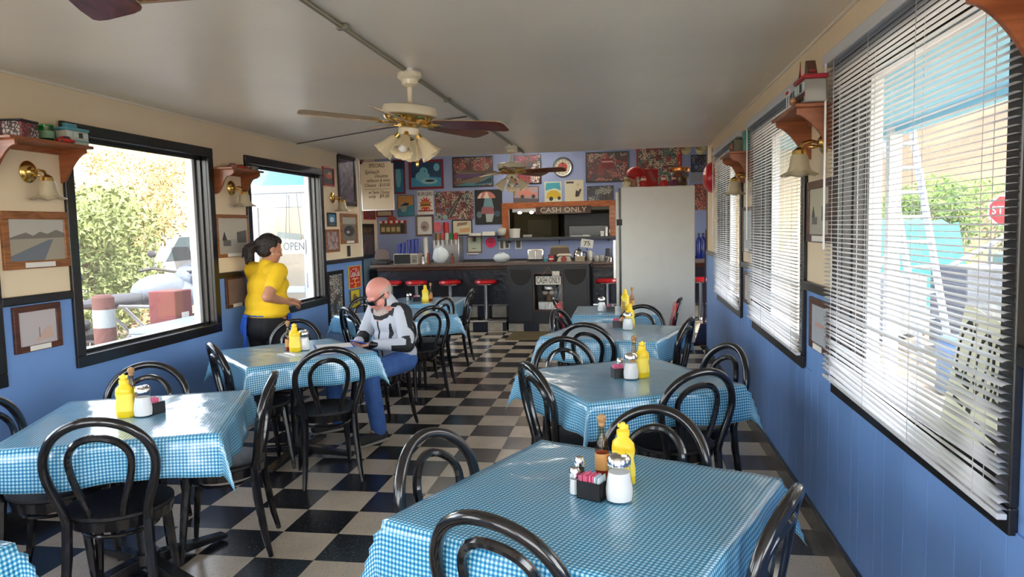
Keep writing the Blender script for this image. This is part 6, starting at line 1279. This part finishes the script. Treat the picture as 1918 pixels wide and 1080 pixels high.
def remeshed(mb, voxel, smooth, mats, fn=None):
    me = mb.mesh('tmp', [mats[0]], False); o = bpy.data.objects.new('tmp', me); COL.objects.link(o)
    r = o.modifiers.new('r', 'REMESH'); r.mode = 'VOXEL'; r.voxel_size = voxel; r.use_smooth_shade = True
    if smooth: s_ = o.modifiers.new('s', 'SMOOTH'); s_.factor = .5; s_.iterations = smooth
    out = bpy.data.meshes.new_from_object(o.evaluated_get(bpy.context.evaluated_depsgraph_get()))
    bpy.data.objects.remove(o); bpy.data.meshes.remove(me)
    out.materials.clear()
    for m_ in mats: out.materials.append(m_)
    idx = [fn(p.center) if fn else 0 for p in out.polygons]
    out.polygons.foreach_set('material_index', idx); out.polygons.foreach_set('use_smooth', [True]*len(out.polygons)); out.update()
    return out
def hand(mb, w, d, up, side, curl=.6, sc=1.0):
    # wrist w, direction d of the fingers, up = back of the hand, side = +1 when the thumb is along d x up
    w = Vector(w); d = Vector(d).normalized(); up = Vector(up); up = (up-d*up.dot(d)).normalized(); lat = d.cross(up)*side
    k = sc
    capsule(mb, w, w+d*.055*k, .026*k, .034*k, (up, .55)); capsule(mb, w+d*.045*k+lat*.015*k, w+d*.075*k-lat*.012*k, .026*k, .024*k, (up, .6))
    for i, (o, l_) in enumerate(((.027, .070), (.009, .078), (-.009, .073), (-.026, .058))):
        b0 = w+d*.085*k+lat*o*k; p1 = b0+(d*math.cos(curl*.5)-up*math.sin(curl*.5))*l_*.5*k; p2 = p1+(d*math.cos(curl*1.5)-up*math.sin(curl*1.5))*l_*.45*k
        capsule(mb, b0-d*.02*k, p1, .0105*k, .0095*k, seg=8); capsule(mb, p1, p2, .0095*k, .0078*k, seg=8)
    t0 = w+d*.025*k+lat*.028*k; t1 = t0+(d*.6+lat*.6-up*.2).normalized()*.042*k; t2 = t1+(d*.9+lat*.05-up*.4).normalized()*.035*k
    capsule(mb, t0, t1, .014*k, .012*k, seg=8); capsule(mb, t1, t2, .012*k, .009*k, seg=8)
SKIN = mat('skin', S(206,150,132), .5, var=.06, vscale=14); SKINF = mat('ruddy bald skin', S(214,146,134), .4, var=.08, vscale=9); SKIN2 = mat('tan skin', S(186,132,104), .5, var=.05, vscale=10)
def headshape(mb, X, sc=1.0):
    o = mb.X; mb.X = X @ Matrix.Scale(sc, 4)
    mb.ell((0, -.012, .025), (.079, .098, .092), 22, 16); mb.ell((0, .028, -.035), (.064, .072, .085), 18, 14); mb.ell((0, .06, -.098), (.034, .032, .030)); mb.ell((0, .035, -.085), (.052, .05, .04))
    mb.ell((0, .093, -.022), (.011, .014, .03)); mb.ell((0, .106, -.036), (.014, .014, .012)); mb.ell((0, .075, .012), (.058, .02, .014)); mb.ell((0, .088, -.070), (.024, .010, .007)); mb.ell((0, .086, -.082), (.022, .010, .007))
    for s in (-1, 1): mb.ell((s*.079, -.008, -.012), (.010, .024, .032)); mb.ell((s*.032, .083, -.008), (.014, .010, .009)); mb.ell((s*.05, .06, -.035), (.02, .025, .022))
    mb.X = o
# --- the bald man, seated
mroot = (-.055, .235, 0); mf = Vector((-.60, -.80, 0))
man = thing('person', 'bald person in grey and black jacket and jeans, seated holding a phone', 'person', mroot, math.atan2(-mf.x, mf.y))
HX = Matrix.Translation((0, .105, 1.085)) @ Matrix.Rotation(math.radians(-8), 4, 'Z') @ Matrix.Rotation(math.radians(-34), 4, 'X'); HS = 1.1
mb = MB()
headshape(mb, HX, HS); capsule(mb, (0, .04, .96), HX @ Vector((0, -.01, -.06)), .062, .058)
capsule(mb, (0, -.05, .55), (0, .03, .88), .14, .15, ((0, 1, 0), .7))
HL, HR = Vector((-.13, .27, .715)), Vector((.02, .31, .72))
EL, ER = Vector((-.285, .06, .70)), Vector((.27, .10, .71))
for s, E_, W_ in ((-1, EL, HL), (1, ER, HR)):
    capsule(mb, (s*.17, .03, .94), E_, .05, .038); capsule(mb, E_, W_, .036, .026); capsule(mb, (0, .03, .93), (s*.17, .03, .94), .07, .06)
hand(mb, HL, (.75, .5, -.05), (0, -.2, 1), -1, .9); hand(mb, HR, (-.7, .55, -.05), (0, -.2, 1), 1, .7)
KN = {-1: (-.235, .38, .525), 1: (.215, .42, .51)}; FT = {-1: (-.285, .345, .10), 1: (.235, .40, .10)}
for s in (-1, 1):
    capsule(mb, (s*.10, -.04, .54), KN[s], .075, .055); capsule(mb, KN[s], FT[s], .05, .04); capsule(mb, FT[s], Vector(FT[s])+Vector((0, .10, -.05)), .032, .022)
HXI = HX.inverted(); HAIRG = mat('cropped grey hair', S(176,160,152), .7, var=.1, vscale=40)
def manfn(p):
    q = HXI @ p/1.0; q = q/HS
    if q.z > -.14 and q.length < .16:
        if -.055 < q.z < .03 and q.y < .02 and abs(q.x) > .045 and not (abs(q.x) > .082): return 1
        if q.y < -.055 and -.06 < q.z < .03: return 1
        if q.z < -.112 and q.y < .055: return 3
        if q.y > .05 and q.z < -.078: return 1
        return 0
    return 3 if p.z > .88 else 2
part('body', remeshed(mb, .0065, 3, [SKINF, HAIRG, SKIN, mat('black undershirt', (.015,.015,.018), .8)], manfn), None, man)
JG = mat('pale grey jacket', S(186,192,204), .7, bump=.15, bscale=30); JB = mat('black jacket fabric', S(26,28,34), .75, bump=.15, bscale=40)
mb = MB()
mb.ell((0, -.045, .60), (.185, .145, .12), 20, 14); mb.ell((0, -.02, .72), (.19, .15, .17), 20, 14); mb.ell((0, .0, .86), (.20, .135, .15), 20, 14); capsule(mb, (-.15, .01, .935), (.15, .01, .935), .08, .08)
for s, E_, W_ in ((-1, EL, HL), (1, ER, HR)):
    capsule(mb, (s*.185, .02, .935), E_, .076, .060); capsule(mb, E_, E_+(W_-E_)*.93, .060, .040)
capsule(mb, (0, .015, .95), (0, .06, 1.022), .095, .084); capsule(mb, (0, .035, 1.0), (0, .078, 1.04), .08, .076)
def jackfn(p):
    for s, E_, W_ in ((-1, EL, HL), (1, ER, HR)):
        Sh = Vector((s*.185, .02, .935)); d = E_-Sh; t = (p-Sh).dot(d)/d.dot(d); dist = (p-Sh-d*max(0, min(1, t))).length
        d2 = W_-E_; t2 = (p-E_).dot(d2)/d2.dot(d2); dist2 = (p-E_-d2*max(0, min(1, t2))).length
        if dist2 < .068 and t2 > .04:
            if s > 0: return 1 if .15 < t2 < .8 else 0
            return 1 if (t2 < .45 and p.z < E_.z+.01) else 0
        if abs(p.x) > .165 and dist < .085 and s*p.x > 0:
            if t < .5: return 1 if p.y < .055 else 0
            return 1 if abs(p.y-(.03+.05*math.sin(t*6))) < .028 or (t > .78 and p.y > .06) else 0
    if p.z > .90 and abs(p.x) > .09 and p.y < .07: return 1
    if p.z < .545: return 1
    if p.y > .05 and abs(p.x) < .008 and p.z < .97: return 1
    if p.y > .02 and .10 < abs(p.x) < .135 and .70 < p.z < .86 and abs(abs(p.x)-.117-(p.z-.78)*.25) < .016: return 1
    if p.z > .99 and p.y > .09: return 1
    return 0
part('jacket', remeshed(mb, .0075, 4, [JG, JB], jackfn), None, man)
DEN = mat('blue denim', S(58,96,160), .85, var=.14, vscale=16, bump=.2, bscale=50); mb = MB()
mb.ell((0, -.05, .545), (.18, .15, .10), 18, 12)
for s in (-1, 1):
    capsule(mb, (s*.10, -.05, .545), KN[s], .096, .074); capsule(mb, KN[s], FT[s], .070, .060)
part('jeans', remeshed(mb, .0075, 4, [DEN]), None, man)
SHOE = mat('dark suede shoe', S(46,46,48), .85, bump=.2); SOLE = mat('grey sole', S(150,146,136), .7)
for s in (-1, 1):
    f = Vector(FT[s]); mb = MB(); tox = f+Vector((s*.02, .17, -.055)); capsule(mb, (f.x, f.y-.03, .055), (tox.x, tox.y, .045), .044, .040, ((0, 0, 1), .9)); capsule(mb, (f.x, f.y-.01, .06), (f.x, f.y, .115), .046, .044)
    sh = part('shoe', remeshed(mb, .006, 2, [SHOE]), None, man); mb = MB(); capsule(mb, (f.x, f.y-.03, .014), (tox.x, tox.y, .013), .049, .044, ((0, 0, 1), .3)); part('sole', mb, [SOLE], sh)
    mb = MB(); [mb.tube([(f.x-.022, f.y+.05+.022*k, .096-.008*k), (f.x, f.y+.055+.022*k, .104-.008*k), (f.x+.022, f.y+.05+.022*k, .096-.008*k)], .003, 5) for k in range(3)]; part('laces', mb, [DARK], sh)
mb = MB(); mb.X = HX @ Matrix.Scale(HS, 4)
for s in (-1, 1): mb.cbox((s*.034, .098, -.008), (.056, .008, .036), 1, Matrix.Rotation(-s*.25, 3, 'Z')); mb.tube([(s*.062, .09, .0), (s*.078, .05, .002), (s*.083, .0, .004), (s*.08, -.03, -.008)], .0045, 6)
mb.rod((-.01, .103, .004), (.01, .103, .004), .004, 6); part('sunglasses', mb, [BLACKP, mat('dark lens', (.01,.01,.012), .08)], man, False)
mb = MB(); capsule(mb, HL-Vector((.005, -.01, 0)), HL-Vector((.03, .02, 0)), .03, .03); part('watch_band', mb, [BLACKP], man)
ph = man.matrix_basis @ Vector((-.055, .345, .735))
t = thing('smartphone', 'blue cased smartphone held in the hands of the bald person', 'phone', ph, man.rotation_euler.z); mb = MB(); mb.cbox((0, 0, 0), (.145, .075, .009), 0, Matrix.Rotation(.35, 3, 'X')); part('case', mb, [P_((40,70,170))], t, bevel=.003); mb = MB(); mb.cbox((0, -.002, .0055), (.132, .066, .001), 0, Matrix.Rotation(.35, 3, 'X')); part('screen', mb, [P_((190,200,214))], t)
# --- the waitress, standing
wf = Vector((.34, .94, 0)).normalized()
wom = thing('person', 'person with dark ponytail in yellow shirt and blue apron, standing at the window', 'person', (-1.235, .475, 0), math.atan2(-wf.x, wf.y))
WX = Matrix.Translation((.03, .03, 1.45)) @ Matrix.Rotation(math.radians(-22), 4, 'Z') @ Matrix.Rotation(math.radians(-14), 4, 'X')
SHO = {-1: Vector((-.155, .0, 1.265)), 1: Vector((.155, -.01, 1.255))}; ELW = {-1: Vector((-.20, .14, 1.03)), 1: Vector((.205, -.19, 1.06))}; WRW = {-1: Vector((-.10, .32, .98)), 1: Vector((.175, .065, .985))}
mb = MB(); headshape(mb, WX, .97); capsule(mb, (0, 0, 1.29), (.02, .02, 1.40), .055, .05)
capsule(mb, (0, .01, .86), (0, .01, 1.14), .14, .11, ((0, 1, 0), .75))
for s in (-1, 1):
    capsule(mb, (0, .005, 1.235), SHO[s], .05, .05); capsule(mb, SHO[s], ELW[s], .055, .045); capsule(mb, ELW[s], WRW[s], .044, .027)
    capsule(mb, (s*.095, 0, .84), (s*.10, .0, .46), .095, .06); capsule(mb, (s*.10, 0, .46), (s*.10, -.02, .09), .058, .04); capsule(mb, (s*.10, -.02, .06), (s*.11, .11, .035), .036, .03)
hand(mb, WRW[1], (.05, .95, -.15), (.2, 0, 1), -1, .8, .95); hand(mb, WRW[-1], (.2, .95, -.1), (0, 0, 1), 1, .6, .95)
part('body', remeshed(mb, .0065, 3, [SKIN2]), None, wom)
YSH = mat('yellow t shirt', S(236,194,30), .8, var=.05, vscale=6, bump=.2, bscale=14); mb = MB()
mb.ell((0, -.01, .98), (.205, .165, .17), 20, 14); mb.ell((0, .0, 1.12), (.185, .150, .17), 20, 14); mb.ell((0, .05, 1.14), (.165, .13, .10), 18, 12); capsule(mb, SHO[-1], SHO[1], .075, .075); capsule(mb, (0, -.005, 1.25), (.005, 0, 1.305), .09, .072)
mb.ell((0, -.015, .905), (.212, .17, .07), 20, 12)
for s in (-1, 1): capsule(mb, SHO[s], SHO[s]+(ELW[s]-SHO[s])*.52, .079, .071)
part('t_shirt', remeshed(mb, .0075, 3, [YSH]), None, wom)
PNT = mat('black trousers', S(20,20,26), .8, bump=.15, bscale=20); mb = MB()
mb.ell((0, -.02, .80), (.205, .175, .15), 20, 14)
for s in (-1, 1): mb.ell((s*.08, -.07, .79), (.10, .11, .12), 14, 10); capsule(mb, (s*.10, -.01, .78), (s*.105, .0, .46), .115, .078); capsule(mb, (s*.105, 0, .46), (s*.105, -.02, .10), .074, .06)
part('trousers', remeshed(mb, .008, 4, [PNT]), None, wom)
HAIRD = mat('dark brown hair', S(34,26,26), .55, bump=.8, bscale=60, var=.3, vscale=30); mb = MB(); mb.X = WX @ Matrix.Scale(.97, 4)
mb.ell((0, -.03, .035), (.089, .098, .10), 20, 14); mb.ell((0, -.10, .03), (.05, .05, .05)); mb.ell((0, -.05, -.03), (.08, .07, .06)); mb.ell((-.01, .02, .075), (.075, .07, .05))
r = random.Random(5)
for k in range(22):
    a = Vector((r.uniform(-.03, .02), -.11, .03)); b = a+Vector((r.uniform(-.10, .03), -.03-r.uniform(0, .04), -.07+r.uniform(-.03, .02))); c = b+Vector((r.uniform(-.05, .02), r.uniform(-.01, .03), -.07+r.uniform(-.03, .02)))
    capsule(mb, a, b, .03, .022, seg=8); capsule(mb, b, c, .022, .008, seg=8)
part('hair', remeshed(mb, .005, 1, [HAIRD]), None, wom)
APR = mat('royal blue apron', S(28,84,190), .8, bump=.2, bscale=20); mb = MB()
seg = [(.212*math.sin(a), .178*math.cos(a)-.015) for a in [math.radians(-78+156*k/24) for k in range(25)]]
vs = []; fs = []
for zz, k in ((.90, 1.0), (.80, 1.05), (.62, 1.08), (.50, 1.1)):
    for x, y in seg: vs.append((x*k, y*k, zz))
for j in range(3):
    for i in range(24): fs.append((j*25+i, j*25+i+1, (j+1)*25+i+1, (j+1)*25+i))
mb.add(vs, fs); ap = part('apron', mb, [APR], wom); sm = ap.modifiers.new('s', 'SOLIDIFY'); sm.thickness = .004
mb = MB(); mb.tube([(.19*math.sin(a), .155*math.cos(a)-.015, .895) for a in [2*PI*k/36 for k in range(36)]], .012, 8, 0, True); mb.tube([(-.05, -.20, .895), (-.055, -.215, .80), (-.06, -.212, .70), (-.065, -.208, .60)], .014, 6, sq=.35); mb.tube([(-.07, -.195, .895), (-.085, -.21, .82), (-.09, -.21, .74)], .016, 6, sq=.35); mb.ell((-.055, -.205, .89), (.03, .015, .02)); part('apron_ties', mb, [APR], ap)
for s in (-1, 1):
    mb = MB(); capsule(mb, (s*.105, -.04, .045), (s*.115, .13, .038), .045, .04, ((0, 0, 1), .85)); capsule(mb, (s*.105, -.02, .05), (s*.105, -.02, .10), .045, .045); part('shoe', remeshed(mb, .006, 2, [DARK]), None, wom)
mb = MB(); mb.X = WX; mb.ell((.083, -.006, -.045), .006); part('earring', mb, [PAPER], wom)
